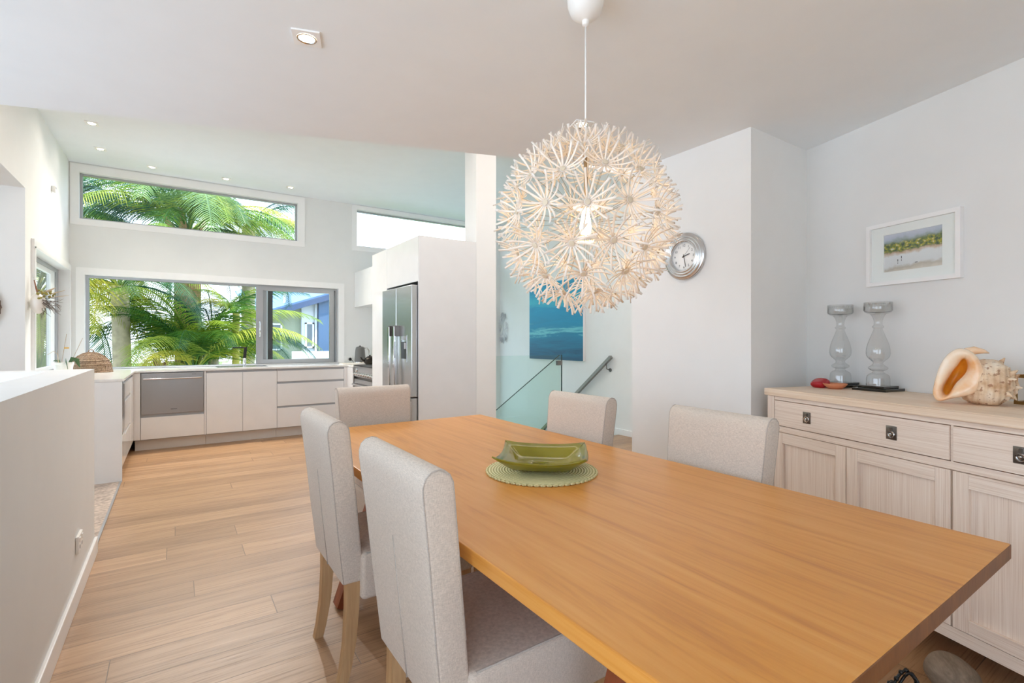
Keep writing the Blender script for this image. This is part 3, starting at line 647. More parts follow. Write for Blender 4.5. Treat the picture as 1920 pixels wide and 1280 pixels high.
# big helmet shell
def cpx(u, v, y): return Vector(((u - 1480) * 0.00041, y, (995 - v) * 0.00049))
def shell():
    ps = wl(1.035, 0.295, 0.985)
    look = Vector((ps.x, ps.y, 0)).normalized()
    t = thing('sea_shell', 'large horned helmet sea shell with orange throat on the sideboard', 'shell', ps, math.atan2(look.y, look.x) - PI / 2)
    outer = [(1415, 535), (1365, 548), (1315, 585), (1270, 645), (1235, 735), (1207, 850), (1197, 920), (1212, 965), (1250, 988), (1300, 968), (1360, 946), (1430, 932), (1505, 905), (1556, 862), (1580, 785), (1572, 705), (1545, 625), (1490, 560)]
    inner = [(1425, 622), (1408, 640), (1385, 680), (1352, 722), (1318, 785), (1288, 840), (1276, 885), (1285, 915), (1303, 932), (1325, 915), (1342, 890), (1362, 850), (1390, 806), (1425, 772), (1450, 735), (1460, 700), (1458, 660), (1445, 625)]
    n = len(outer); m = MB(); rows = []
    def P(i, k, y): 
        o, q = outer[i], inner[i]; return cpx(o[0] + (q[0] - o[0]) * k, o[1] + (q[1] - o[1]) * k, y)
    for k, y in ((0.10, 0.03), (0.0, 0.012), (-0.005, -0.004), (0.06, -0.016), (0.3, -0.026), (0.6, -0.024), (0.85, -0.014), (1.0, 0.004)):
        rows.append([P(i, k, y - 0.055 * (1 - abs(outer[i][0] - 1400) / 220) * 0.4) for i in range(n)])
    vs = [p for r in rows for p in r]; fs = []
    for i in range(len(rows) - 1):
        for k in range(n): fs.append((i * n + k, i * n + (k + 1) % n, (i + 1) * n + (k + 1) % n, (i + 1) * n + k))
    lo = m.add(vs, fs).build('lip', 'shell_lip', t, 180); sd = lo.modifiers.new('s', 'SUBSURF'); sd.levels = 1; sd.render_levels = 2
    m = MB(); cen = cpx(1370, 780, 0.055); vs = []; fs = []
    for k, y in ((1.0, 0.001), (0.8, 0.028), (0.5, 0.045)):
        for i in range(n):
            a = P(i, 1.0, y); vs.append(cen * (1 - k) + a * k if k < 1 else a)
    vs.append(cen)
    for i in range(2):
        for k in range(n): fs.append((i * n + k, i * n + (k + 1) % n, (i + 1) * n + (k + 1) % n, (i + 1) * n + k))
    for k in range(n): fs.append((2 * n + k, 2 * n + (k + 1) % n, 3 * n))
    m.add(vs, fs).build('throat', 'shell_in', t, 180)
    # body whorl and knobbed spire: swept rings along an axis to the right and back
    m = MB(); ax0 = cpx(1440, 800, 0.03); ax1 = cpx(1815, 870, 0.10); seg = 40; prof = [(0.0, .052), (.12, .082), (.28, .094), (.42, .098), (.55, .092), (.62, .072), (.68, .074), (.76, .060), (.80, .044), (.86, .046), (.92, .026), (1.0, .004)]
    d = (ax1 - ax0).normalized(); u = d.cross(Vector((0, 0, 1))).normalized(); v = u.cross(d); vs = []; fs = []
    for i, (q, r) in enumerate(prof):
        for k in range(seg):
            a = 2 * PI * k / seg; kn = 1 + (0.16 if i in (4, 6, 9) else 0.05 if i in (2,) else 0.0) * max(0, math.cos(a * 10 + i)) ** 3 + 0.012 * math.sin(a * 9)
            p = ax0.lerp(ax1, q) + (u * math.cos(a) + v * math.sin(a)) * r * kn; p.z = max(p.z, 0.001); vs.append(p)
    for i in range(len(prof) - 1):
        for k in range(seg): fs.append((i * seg + k, i * seg + (k + 1) % seg, (i + 1) * seg + (k + 1) % seg, (i + 1) * seg + k))
    m.add(vs, fs)
    for a, q, r in ((0.3, .55, .094), (-0.3, .57, .09), (-0.9, .6, .085), (0.8, .66, .078), (1.5, .55, .092), (2.2, .55, .09), (0.1, .8, .05), (-0.7, .82, .045), (1.1, .82, .045), (1.9, .66, .07)):
        p = ax0.lerp(ax1, q) + (u * math.cos(a) + v * math.sin(a)) * r; e = p + (u * math.cos(a) + v * math.sin(a)) * 0.02 + d * 0.008
        if e.z > 0.004: m.tube([p - (e - p) * 0.3, p, e], [0.013, 0.010, 0.002], 8)
    m.build('spire', 'shell_out', t, 60)
    MB().tube([cpx(1450, 575, 0.03), cpx(1510, 558, 0.035), cpx(1570, 565, 0.05), cpx(1612, 580, 0.065)], [0.018, 0.016, 0.009, 0.002], 10).build('horn', 'shell_lip', t, 180)
shell()
# brass rack of ribbed glasses at the end of the sideboard
ck = thing('glass_caddy', 'brass two-tier rack holding clear ribbed glasses behind the sea shell', 'rack')
ck.matrix_world = TW @ Matrix.Translation((1.34, 0.055, 0.985))
cb = MB()
for z in (0.006, 0.112):
    cb.box(-0.27, 0.27, -0.051, -0.043, z - 0.006, z + 0.006); cb.box(-0.27, 0.27, 0.043, 0.051, z - 0.006, z + 0.006); cb.box(-0.27, -0.26, -0.043, 0.043, z - 0.006, z + 0.006); cb.box(0.26, 0.27, -0.043, 0.043, z - 0.006, z + 0.006)
for sx in (-0.265, 0.265):
    for sy in (-0.047, 0.047): cb.box(sx - 0.004, sx + 0.004, sy - 0.004, sy + 0.004, 0.0, 0.115)
M['brass'] = plain('brushed_brass', (176, 140, 84), 0.35, 0.8)
cb.build('rack_frame', 'brass', ck)
MB().box(-0.26, 0.26, -0.043, 0.043, 0.004, 0.008).build('rack_base', 'brass', ck)
for k, lab in enumerate(('clear ribbed glass in the brass rack, right behind the shell spire', 'clear ribbed glass in the brass rack, second from the sea shell', 'clear ribbed glass in the brass rack, third from the sea shell', 'clear ribbed glass at the far end of the brass rack')):
    pr = [(0.037, 0.001), (0.040, 0.17), (0.037, 0.17), (0.034, 0.006), (0.002, 0.006)]
    g = MB().lathe(pr, 28, caps=False).build('ribbed_glass', 'clear', smooth=20)
    g.matrix_world = TW @ Matrix.Translation((1.145 + 0.125 * k, 0.055, 0.985 + 0.0085)); tag(g, lab, 'glass', 'ribbed glasses in the rack')
# watercolour on the right wall
pf = thing('picture_frame', 'white-framed watercolour of a bay above the candle pillars', 'picture')
pf.matrix_world = TW @ Matrix.Translation((0.617, 0.001, 1.683))
fm = MB(); hx, hz, fw = 0.218, 0.16, 0.020
for b in ((-hx, -hx + fw, -hz, hz), (hx - fw, hx, -hz, hz), (-hx + fw, hx - fw, hz - fw, hz), (-hx + fw, hx - fw, -hz, -hz + fw)): fm.box(b[0], b[1], 0, 0.026, b[2], b[3])
fm.build('frame', 'trim', pf)
mt = MB()
mw = 0.062
for b in ((-hx + fw, -hx + fw + mw, -hz + fw, hz - fw), (hx - fw - mw, hx - fw, -hz + fw, hz - fw), (-hx + fw + mw, hx - fw - mw, hz - fw - 0.042, hz - fw), (-hx + fw + mw, hx - fw - mw, -hz + fw, -hz + fw + 0.048)): mt.box(b[0], b[1], 0.004, 0.010, b[2], b[3])
mt.build('mount_board', 'paper', pf)
MB().box(-hx + fw + mw - 0.002, hx - fw - mw + 0.002, 0.003, 0.006, -hz + fw + 0.046, hz - fw - 0.040).build('painting', 'water', pf)
fg = MB()
for sx, sz in ((-0.068, -0.045), (-0.050, -0.032)):
    fg.box(sx - 0.0015, sx + 0.0015, 0.006, 0.0066, sz, sz + 0.012); fg.box(sx - 0.001, sx + 0.001, 0.006, 0.0066, sz - 0.012, sz - 0.004)
for sx, sz in ((-0.042, 0.008), (-0.02, 0.02), (0.02, -0.062)): fg.box(sx - 0.006, sx + 0.006, 0.006, 0.0066, sz, sz + 0.003)
fg.build('brush_marks', 'ink', pf)
MB().box(-hx + fw, hx - fw, 0.0125, 0.014, -hz + fw, hz - fw).build('picture_glass', 'pane', pf)

# ------------------------------------------------------------------ round silver clock on the block wall
ck = thing('wall_clock', 'round silver wall clock half hidden behind the pendant lamp', 'clock', (2.589, 1.928, 1.752), 0)
TC = Matrix.Rotation(-PI / 2, 4, 'Y')       # local z -> -x (out of the wall)
rim = [(0.143, 0.0), (0.145, 0.012), (0.138, 0.020), (0.131, 0.018), (0.128, 0.026), (0.121, 0.026), (0.117, 0.022), (0.113, 0.030), (0.106, 0.030), (0.101, 0.025), (0.097, 0.032), (0.091, 0.032), (0.087, 0.024), (0.086, 0.014)]
MB().lathe(rim, 64, TC, caps=False).build('rim', 'silver', ck, 180)
MB().lathe([(0.001, 0.0), (0.143, 0.0), (0.143, 0.004), (0.088, 0.012), (0.001, 0.012)], 48, TC, caps=False).build('dial', 'paper', ck, 30)
nm = MB()
def text_mesh(s, size):
    cu = bpy.data.curves.new('t', 'FONT'); cu.body = s; cu.size = size; cu.align_x = 'CENTER'; cu.align_y = 'CENTER'
    ob = bpy.data.objects.new('t', cu); COL.objects.link(ob); bpy.context.view_layer.update()
    me = bpy.data.meshes.new_from_object(ob.evaluated_get(bpy.context.evaluated_depsgraph_get()))
    vs = [v.co.copy() for v in me.vertices]; fs = [tuple(p.vertices) for p in me.polygons]
    bpy.data.objects.remove(ob); bpy.data.curves.remove(cu); bpy.data.meshes.remove(me); return vs, fs
def dialpt(r, hour, h=0.0135):          # seen from the room, 12 up, 3 towards -y
    a = hour / 12 * 2 * PI; return Vector((-h, -r * math.sin(a), r * math.cos(a)))
for h in range(1, 13):
    vs, fs = text_mesh(str(h), 0.021); p = dialpt(0.066, h)
    nm.add([(p.x, p.y - v.x, p.z + v.y) for v in vs], fs)
for q in range(60):
    a = dialpt(0.080, q / 5); b = dialpt(0.084, q / 5); nm.beam(a, b, 0.0012, 0.0005, up=(1, 0, 0))
nm.build('numerals', 'ink', ck)
for nme, hh, L, wd in (('hour_hand', 2.47, 0.044, 0.005), ('minute_hand', 5.6, 0.066, 0.0035), ('second_hand', 1.4, 0.068, 0.0012)):
    MB().beam(dialpt(-0.012, hh, 0.016), dialpt(L, hh, 0.016), wd, 0.001, up=(1, 0, 0)).build(nme, 'black', ck)

# ------------------------------------------------------------------ pendant lamp
LX, LY, LZ = 1.148, 1.252, 1.640
lp = thing('pendant_lamp', 'white dandelion pendant lamp of curled paper petals over the table', 'lamp', (LX, LY, LZ))
MB().lathe([(0.062, DZ - LZ), (0.060, DZ - LZ - 0.03), (0.05, DZ - LZ - 0.058), (0.03, DZ - LZ - 0.074), (0.012, DZ - LZ - 0.08), (0.011, DZ - LZ - 0.095), (0.004, DZ - LZ - 0.10)], 32).build('canopy', 'white', lp, 50)
MB().tube([(0, 0, DZ - LZ - 0.095), (0, 0, 0.20)], 0.0028, 8).build('cord', 'white', lp, 180)
MB().tube([(0, 0, 0.22), (0, 0, 0.05)], 0.006, 10).build('lamp_rod', 'rod', lp, 180)
core = MB(); core.lathe([(0.038, 0.045), (0.043, 0.047), (0.043, 0.053), (0.038, 0.055)], 32, caps=False); core.lathe([(0.038, -0.065), (0.043, -0.063), (0.043, -0.057), (0.038, -0.055)], 32, caps=False); core.build('core_ring', 'white', lp, 40)
MB().lathe([(0.040, -0.06), (0.040, 0.05)], 32, caps=False).build('core_glass', 'clear', lp, 180)
MB().lathe([(0.002, -0.045), (0.016, -0.040), (0.020, -0.02), (0.016, 0.01), (0.012, 0.03), (0.012, 0.045)], 20).build('bulb', 'bulb', lp, 180)
def flower_mesh(seed):
    rnd = random.Random(seed); m = MB(); n = 15
    for k in range(n):
        a = 2 * PI * (k + rnd.uniform(-0.25, 0.25)) / n; L = rnd.uniform(0.070, 0.084); lift = rnd.uniform(0.7, 1.3); wd = 0.0033
        ca, sa = math.cos(a), math.sin(a); pts = []
        for q in range(6):
            t = q / 5; r = 0.010 + L * (1.04 * t - 0.10 * t * t); z = 0.006 - 0.004 * t + lift * 0.040 * t ** 1.8
            pts.append((r, z))
        vs, fs = [], []
        for q, (r, z) in enumerate(pts):
            ww = wd * (0.75 + 0.35 * q / 5)
            vs += [(r * ca - ww * sa, r * sa + ww * ca, z), (r * ca + ww * sa, r * sa - ww * ca, z)]
        for q in range(5): fs.append((2 * q, 2 * q + 1, 2 * q + 3, 2 * q + 2))
        m.add(vs, fs)
    m.lathe([(0.001, 0.004), (0.013, 0.005), (0.013, 0.007), (0.001, 0.008)], 14)
    return m
FR = 0.254
fprot = []
for sd in range(4):
    o = flower_mesh(sd).build('flower', 'petal', lp, 180)
    md = o.modifiers.new('thick', 'SOLIDIFY'); md.thickness = 0.0012
    st = MB(); st.lathe([(0.001, 0.008), (0.0085, 0.008), (0.0085, 0.011), (0.001, 0.0125)], 14); cap = st.build('flower_cap', 'stud', o, 60)
    wr = MB(); wr.tube([(0, 0, 0.004), (0, 0, -(FR - 0.045))], 0.0007, 5); wire = wr.build('wire', 'wire', o)
    fprot.append((o, cap, wire))
k = 0; rnd = random.Random(3)
for lat, cnt, off in ((74, 5, 0.1), (50, 8, 0.3), (25, 12, 0.0), (0, 13, 0.12), (-25, 12, 0.2), (-48, 8, 0.3), (-70, 5, 0.0)):
    for i in range(cnt):
        a = 2 * PI * (i + off) / cnt + 0.55; la = math.radians(lat + rnd.uniform(-2, 2))
        d = Vector((math.cos(la) * math.cos(a), math.cos(la) * math.sin(a), math.sin(la)))
        src = fprot[k % 4]
        if k < 4: o = src[0]
        else:
            o = src[0].copy(); COL.objects.link(o); o.parent = lp
            for q in src[1:]: z = q.copy(); COL.objects.link(z); z.parent = o
        o.location = d * FR; o.rotation_euler = (d.to_track_quat('Z', 'Y').to_matrix().to_4x4() @ Matrix.Rotation(rnd.uniform(0, 6), 4, 'Z')).to_euler()
        k += 1

# ------------------------------------------------------------------ downlights
def downlight(x, y, z, label, rz=0.0, watt=0.0, tilt=(0, 0)):
    t = thing('downlight', label, 'light', (x, y, z), rz, 'recessed ceiling downlights')
    pl = MB(); R = 0.036
    ob = [(-0.05, -0.05), (0.05, -0.05), (0.05, 0.05), (-0.05, 0.05)]; seg = 32
    vs = []; fs = []
    for h in (0.0, -0.006):
        for k in range(seg):
            a = 2 * PI * k / seg; vs.append((R * math.cos(a), R * math.sin(a), h))
        for k in range(seg):
            a = 2 * PI * k / seg; mm = 0.05 / max(abs(math.cos(a)), abs(math.sin(a))); vs.append((mm * math.cos(a), mm * math.sin(a), h))
    for k in range(seg):
        k2 = (k + 1) % seg; fs += [(2 * seg + k, 2 * seg + k2, 3 * seg + k2, 3 * seg + k), (seg + k, seg + k2, 3 * seg + k2, 3 * seg + k), (k, k2, 2 * seg + k2, 2 * seg + k)]
    pl.add(vs, fs).build('plate', 'white', t)
    MB().lathe([(0.036, -0.007), (0.031, -0.009), (0.029, -0.004)], 32, caps=False).build('bezel', 'chrome', t, 180)
    MB().lathe([(0.001, -0.0035), (0.03, -0.0035), (0.03, -0.001), (0.001, -0.001)], 28).build('lamp', 'down', t, 40)
    if watt:
        ld = bpy.data.lights.new('lamp_beam', 'SPOT'); ld.energy = watt; ld.spot_size = math.radians(118); ld.spot_blend = 1.0; ld.shadow_soft_size = 0.03; ld.color = (1.0, 0.90, 0.78)
        lo = bpy.data.objects.new('lamp_beam', ld); COL.objects.link(lo); lo.parent = t; lo.location = (0, 0, -0.014); lo.rotation_euler = (math.radians(tilt[0]), math.radians(tilt[1]), 0)
downlight(0.415, 2.017, DZ, 'square downlight alone in the middle of the dining ceiling', AL * -1)
downlight(1.805, 2.002, DZ, 'square downlight in the dining ceiling just behind the pendant lamp', AL * -1)
for x, y, lab in ((-0.657, 6.086, 'kitchen ceiling downlight nearest the dining ceiling edge, at the left wall'), (-0.669, 6.85, 'kitchen ceiling downlight at the left wall, second from the dining ceiling'),
                  (-0.234, 7.225, 'kitchen ceiling downlight above the left third of the long high window'), (0.525, 7.226, 'kitchen ceiling downlight above the middle of the long high window'), (1.268, 7.146, 'kitchen ceiling downlight above the right end of the long high window')):
    downlight(x, y, KZ, lab, 0.0, 85.0 if y > 7 else 2.0, (-36, 0) if y > 7 else (-12, 24))

# ------------------------------------------------------------------ kitchen: base units, benchtop
YF = 6.88
def base_unit(name, label, x0, x1):
    t = thing(name, label, 'cabinet', ((x0 + x1) / 2, YF + 0.3, 0), 0, 'white handleless kitchen cabinets'); T = Matrix.Translation((-(x0 + x1) / 2, -YF - 0.3, 0))
    MB().box(x0, x1, YF + 0.022, YK - 0.01, 0.12, 0.879, T).build('carcass', 'recess', t)
    MB().box(x0, x1, YF + 0.075, YF + 0.09, 0.0, 0.12, T).build('kickboard', 'kick', t)
    return t, T
t, T = base_unit('base_cabinet', 'white base cabinet with one low drawer under the steel dish drawer', -0.38, 0.293)
MB().box(-0.325, 0.273, YF, YF + 0.02, 0.13, 0.374, T, 0.0015).build('drawer', 'cab', t)
MB().box(-0.405, -0.330, YF, YF + 0.02, 0.13, 0.876, T).build('filler_panel', 'cab', t); MB().box(0.276, 0.293, YF, YF + 0.02, 0.13, 0.876, T).build('filler_panel', 'cab', t)
t, T = base_unit('base_cabinet', 'white two-door base cabinet under the sink', 0.296, 1.058)
for a, b in ((0.297, 0.673), (0.677, 1.058)): MB().box(a, b, YF, YF + 0.02, 0.13, 0.850, T, 0.0015).build('door', 'cab', t)
t, T = base_unit('base_cabinet', 'white three-drawer base cabinet between sink and oven', 1.061, 1.949)
for a, b in ((0.713, 0.850), (0.403, 0.686), (0.13, 0.378)): MB().box(1.062, 1.892, YF, YF + 0.02, a, b, T, 0.0015).build('drawer', 'cab', t)
MB().box(1.895, 1.949, YF, YF + 0.02, 0.0, 0.876, T).build('filler_panel', 'cab', t)
MB().box(1.936, 1.949, 6.618, YF - 0.001, 0.0, 0.876, T).build('return_panel', 'cab', t)
# left run, end panel towards the room
lr = thing('base_cabinet', 'white base cabinet run along the left window with a tall end panel', 'cabinet', (-0.7, 6.2, 0), 0, 'white handleless kitchen cabinets'); T = Matrix.Translation((0.7, -6.2, 0))
MB().box(-1.0, -0.412, 5.525, 7.50, 0.12, 0.879, T).build('carcass', 'recess', lr)
MB().box(-1.0, -0.39, 5.505, 5.525, 0.0, 0.879, T).build('end_panel', 'cab', lr)
MB().box(-0.46, -0.45, 5.525, 6.96, 0.0, 0.12, T).build('kickboard', 'kick', lr)
for a, b in ((0.70, 0.845), (0.40, 0.672), (0.13, 0.372)): MB().box(-0.41, -0.39, 5.79, 6.45, a, b, T, 0.0015).build('drawer', 'cab', lr)
MB().box(-0.41, -0.39, 6.453, 6.87, 0.13, 0.845, T, 0.0015).build('door', 'cab', lr)
MB().box(-0.41, -0.39, 5.53, 5.786, 0.13, 0.40, T, 0.0015).build('drawer', 'cab', lr)
MB().box(-0.408, -0.392, 5.53, 5.786, 0.41, 0.845, T, 0.0015).build('steel_front', 'steel', lr)
# dish drawer
dd = thing('dish_drawer', 'stainless steel dish drawer with a bar handle under the bench', 'dishwasher', (-0.026, YF, 0.64)); T = Matrix.Translation((0.026, -YF, -0.64))
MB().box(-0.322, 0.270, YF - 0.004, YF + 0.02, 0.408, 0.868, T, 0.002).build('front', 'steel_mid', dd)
MB().tube([(-0.30, YF - 0.035, 0.806), (0.25, YF - 0.035, 0.806)], 0.009, 12, T).build('handle', 'chrome', dd, 60)
for a, b in ((-0.29, -0.27), (0.22, 0.24)): MB().box(a, b, YF - 0.035, YF, 0.80, 0.812, T).build('handle_post', 'chrome', dd)
MB().box(-0.05, 0.01, YF - 0.0055, YF - 0.003, 0.452, 0.457, T).build('badge', 'ink', dd)
bt = MB()
for q in range(4): bt.box(0.155 + 0.011 * q, 0.161 + 0.011 * q, YF - 0.0055, YF - 0.003, 0.843, 0.848, T)
bt.build('control_marks', 'ink', dd)
ge = MB().prism([(-1.005, 5.50), (-0.378, 5.50), (-0.378, 6.862), (1.945, 6.862), (1.945, 6.62), (2.515, 6.62), (2.515, YK + 0.045), (1.98, YK + 0.045), (1.98, YK + 0.045), (-0.87, YK + 0.045), (-0.87, YK - 0.002), (-1.005, YK - 0.002)], 0.8805, 0.9005)
bo = MB()
bo.prism([(-1.005, 5.50), (-0.378, 5.50), (-0.378, 6.862), (1.945, 6.862), (1.945, 6.62), (2.515, 6.62), (2.515, YK - 0.001), (-1.005, YK - 0.001)], 0.8805, 0.9005)
tag(bo.build('benchtop', 'stone'), 'pale stone L-shaped kitchen benchtop under the big window', 'benchtop')
setting('trim_window_sill', MB().box(-0.872, 1.987, YK, YK + 0.14, 0.885, 0.906), 'alu')
# sink rim and tap
sk = MB()
for b in ((0.42, 0.98, 7.02, 7.035), (0.42, 0.98, 7.405, 7.42), (0.42, 0.435, 7.035, 7.405), (0.965, 0.98, 7.035, 7.405)): sk.box(b[0], b[1], b[2], b[3], 0.9007, 0.907)
sk.box(0.435, 0.965, 7.035, 7.405, 0.9007, 0.9025)
tag(sk.build('sink', 'steel'), 'stainless sink set in the benchtop below the window', 'sink')
tp = thing('kitchen_tap', 'black square mixer tap with flat spout at the kitchen window', 'tap', (0.752, 7.44, 0.9005))
MB().lathe([(0.026, 0.0), (0.026, 0.01), (0.019, 0.014), (0.019, 0.10), (0.015, 0.105)], 20).build('body', 'chrome', tp, 40)
MB().beam((0.0, 0, 0.10), (0.012, 0, 0.232), 0.034, 0.034, up=(0, 1, 0)).build('neck', 'black', tp)
MB().beam((0.028, 0, 0.240), (-0.145, -0.05, 0.240), 0.032, 0.016).build('spout', 'black', tp)
# overhead, tall cabinets, fridge, cooker
oh = thing('wall_cabinet', 'white two-door wall cabinet hanging above the cooker', 'cabinet', (2.37, 6.6, 1.742), 0, 'white handleless kitchen cabinets'); T = Matrix.Translation((-2.37, -6.6, -1.742))
MB().box(2.246, 2.523, 5.725, 7.515, 1.742, 2.248, T).build('carcass', 'cab', oh)
for a, b in ((6.05, 6.765), (6.768, 7.515), (5.725, 6.047)): MB().box(2.224, 2.245, a, b, 1.735, 2.25, T, 0.0015).build('door', 'cab', oh)
tc_ = thing('tall_cabinet', 'tall white cabinet surround enclosing the steel fridge', 'cabinet', (2.21, 5.05, 0), 0, 'white handleless kitchen cabinets'); T = Matrix.Translation((-2.21, -5.05, 0))
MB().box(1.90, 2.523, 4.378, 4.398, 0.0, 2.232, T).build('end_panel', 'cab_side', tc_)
MB().box(1.923, 2.523, 5.235, 5.72, 0.0, 2.228, T).build('pantry_carcass', 'cab', tc_)
MB().box(1.90, 1.921, 5.238, 5.72, 0.0, 2.23, T, 0.0015).build('door', 'cab', tc_)
MB().box(1.923, 2.523, 4.40, 5.234, 1.80, 2.228, T).build('bridge_carcass', 'recess', tc_)
MB().box(1.90, 1.921, 4.400, 5.234, 1.80, 2.23, T, 0.0015).build('door', 'cab', tc_)
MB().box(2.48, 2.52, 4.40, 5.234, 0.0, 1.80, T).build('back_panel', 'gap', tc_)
fg = thing('refrigerator', 'stainless french-door fridge with ice dispenser and long handles', 'fridge', (2.15, 4.80, 0)); T = Matrix.Translation((-2.15, -4.80, 0))
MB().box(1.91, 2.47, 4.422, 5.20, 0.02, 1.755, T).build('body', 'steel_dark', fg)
d1 = MB().box(1.838, 1.905, 4.806, 5.205, 0.70, 1.765, T, 0.006).build('door', 'steel', fg)
d2 = MB().box(1.838, 1.905, 4.408, 4.800, 0.70, 1.765, T, 0.006).build('door', 'steel', fg)
d3 = MB().box(1.838, 1.905, 4.408, 5.205, 0.06, 0.69, T, 0.006).build('freezer_drawer', 'steel', fg)
for d, y in ((d1, 4.872), (d2, 4.734)):
    MB().box(1.782, 1.800, y - 0.018, y + 0.018, 0.735, 1.375, T, 0.004).build('handle', 'chrome', d)
    for a, b in ((1.28, 1.385), (0.725, 0.79)): MB().box(1.785, 1.84, y - 0.02, y + 0.02, a, b, T, 0.003).build('handle_post', 'steel_dark', d)
dp = MB().box(1.8345, 1.84, 4.52, 4.66, 1.03, 1.285, T).build('dispenser', 'steel', d2)
MB().box(1.8335, 1.838, 4.527, 4.652, 1.06, 1.225, T).build('dispenser_bay', 'black', d2)
MB().box(1.8325, 1.836, 4.527, 4.652, 1.24, 1.275, T).build('display', 'alu', d2)
MB().box(1.8315, 1.836, 4.53, 4.575, 1.155, 1.215, T).build('paddle', 'recess', d2)
MB().box(1.792, 1.808, 4.45, 5.16, 0.655, 0.672, T, 0.003).build('handle', 'chrome', d3)
for a in (4.47, 5.12): MB().box(1.805, 1.84, a, a + 0.02, 0.655, 0.672, T).build('handle_post', 'chrome', d3)
ov = thing('range_cooker', 'stainless range cooker with chrome knobs beside the fridge cabinet', 'cooker', (2.2, 6.17, 0)); T = Matrix.Translation((-2.2, -6.17, 0))
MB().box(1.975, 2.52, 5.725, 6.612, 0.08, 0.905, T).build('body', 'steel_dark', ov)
MB().box(1.94, 2.515, 5.73, 6.607, 0.905, 0.915, T).build('hob', 'black', ov)
MB().box(1.95, 1.975, 5.73, 6.607, 0.765, 0.905, T, 0.003).build('control_panel', 'steel', ov)
for q in range(9):
    R = T @ Matrix.Translation((1.95, 5.80 + 0.092 * q, 0.80)) @ Matrix.Rotation(-PI / 2, 4, 'Y')
    MB().lathe([(0.022, 0.0), (0.020, 0.012), (0.015, 0.03), (0.012, 0.032)], 16, R).build('knob', 'chrome', ov, 40)
MB().lathe([(0.001, 0.002), (0.032, 0.002), (0.034, 0.0), (0.03, 0.006), (0.001, 0.006)], 20, T @ Matrix.Translation((1.948, 6.50, 0.855)) @ Matrix.Rotation(-PI / 2, 4, 'Y')).build('dial', 'chrome', ov, 40)
od = MB().box(1.95, 1.975, 5.735, 6.60, 0.14, 0.735, T, 0.003).build('oven_door', 'steel', ov)
MB().box(1.948, 1.952, 5.83, 6.50, 0.22, 0.60, T).build('oven_window', 'black', od)
MB().tube([(1.915, 5.77, 0.665), (1.915, 6.565, 0.665)], 0.011, 10, T).build('handle', 'chrome', od, 60)
for a in (5.79, 6.53): MB().box(1.915, 1.955, a, a + 0.02, 0.655, 0.675, T).build('handle_post', 'chrome', od)
# kettle, teapot, boards, outlet
kt = thing('kettle', 'grey electric kettle on the bench right of the window', 'kettle', (2.205, 7.18, 0.9005))
MB().lathe([(0.078, 0.0), (0.08, 0.012), (0.078, 0.026)], 32).build('base', 'chrome', kt, 40)
MB().lathe([(0.078, 0.027), (0.078, 0.06), (0.066, 0.20), (0.060, 0.232), (0.05, 0.240)], 32).build('body', 'kettle', kt, 50)
MB().lathe([(0.05, 0.240), (0.03, 0.247), (0.01, 0.25), (0.01, 0.262), (0.002, 0.264)], 24).build('lid', 'black', kt, 50)
MB().tube([(0.055, 0, 0.225), (0.10, 0, 0.232), (0.135, 0, 0.19), (0.14, 0, 0.11), (0.12, 0, 0.05), (0.075, 0, 0.045)], 0.011, 10).build('handle', 'chrome', kt, 180)
tpo = thing('teapot', 'small round dark cast teapot beside the grey kettle', 'teapot', (2.235, 6.83, 0.9005))
MB().lathe([(0.05, 0.0), (0.075, 0.02), (0.085, 0.05), (0.075, 0.085), (0.045, 0.105), (0.035, 0.108)], 32).build('body', 'iron', tpo, 60)
MB().lathe([(0.044, 0.106), (0.03, 0.116), (0.008, 0.119), (0.012, 0.132), (0.002, 0.138)], 24).build('lid', 'iron', tpo, 60)
MB().tube([(-0.07, 0, 0.045), (-0.11, 0, 0.075), (-0.13, 0, 0.108)], [0.018, 0.012, 0.008], 10).build('spout', 'iron', tpo, 180)
MB().tube([(0.07, 0, 0.085), (0.11, 0, 0.09), (0.12, 0, 0.06), (0.10, 0, 0.03), (0.075, 0, 0.035)], 0.007, 8).build('handle', 'iron', tpo, 180)
bk = thing('notebook', 'pale notebook lying closed on the bench in front of the kettle', 'book', (2.05, 6.98, 0.9005), 0.1)
MB().box(-0.17, 0.16, -0.06, 0.07, 0.003, 0.019).build('pages', 'paper', bk); cv = MB(); cv.box(-0.175, 0.165, -0.065, 0.075, 0.019, 0.0225); cv.box(-0.175, 0.165, -0.065, 0.075, 0, 0.003); cv.build('cover', 'book', bk)
ou = thing('power_outlet', 'white double power point on the kitchen wall with black plug', 'outlet', (2.13, YK - 0.001, 0.97))
MB().box(-0.058, 0.058, -0.009, 0, -0.036, 0.036, None, 0.002).build('face_plate', 'white', ou); sw = MB(); sw.box(-0.03, -0.02, -0.012, -0.008, 0.012, 0.026); sw.box(0.02, 0.03, -0.012, -0.008, 0.012, 0.026); sw.build('rocker', 'white', ou)
pg = thing('power_plug', 'round black plug in the kitchen power point', 'plug', (2.155, YK - 0.0105, 0.955))
MB().lathe([(0.022, 0.0), (0.024, 0.01), (0.02, 0.03), (0.01, 0.034)], 20, Matrix.Rotation(PI / 2, 4, 'X')).build('plug_body', 'black', pg, 50)
MB().tube([(0, -0.03, 0), (0.01, -0.07, -0.012), (0.02, -0.12, -0.044), (0.03, -0.2, -0.05), (0.045, -0.255, -0.05)], 0.004, 6).build('lead', 'black', pg, 180)

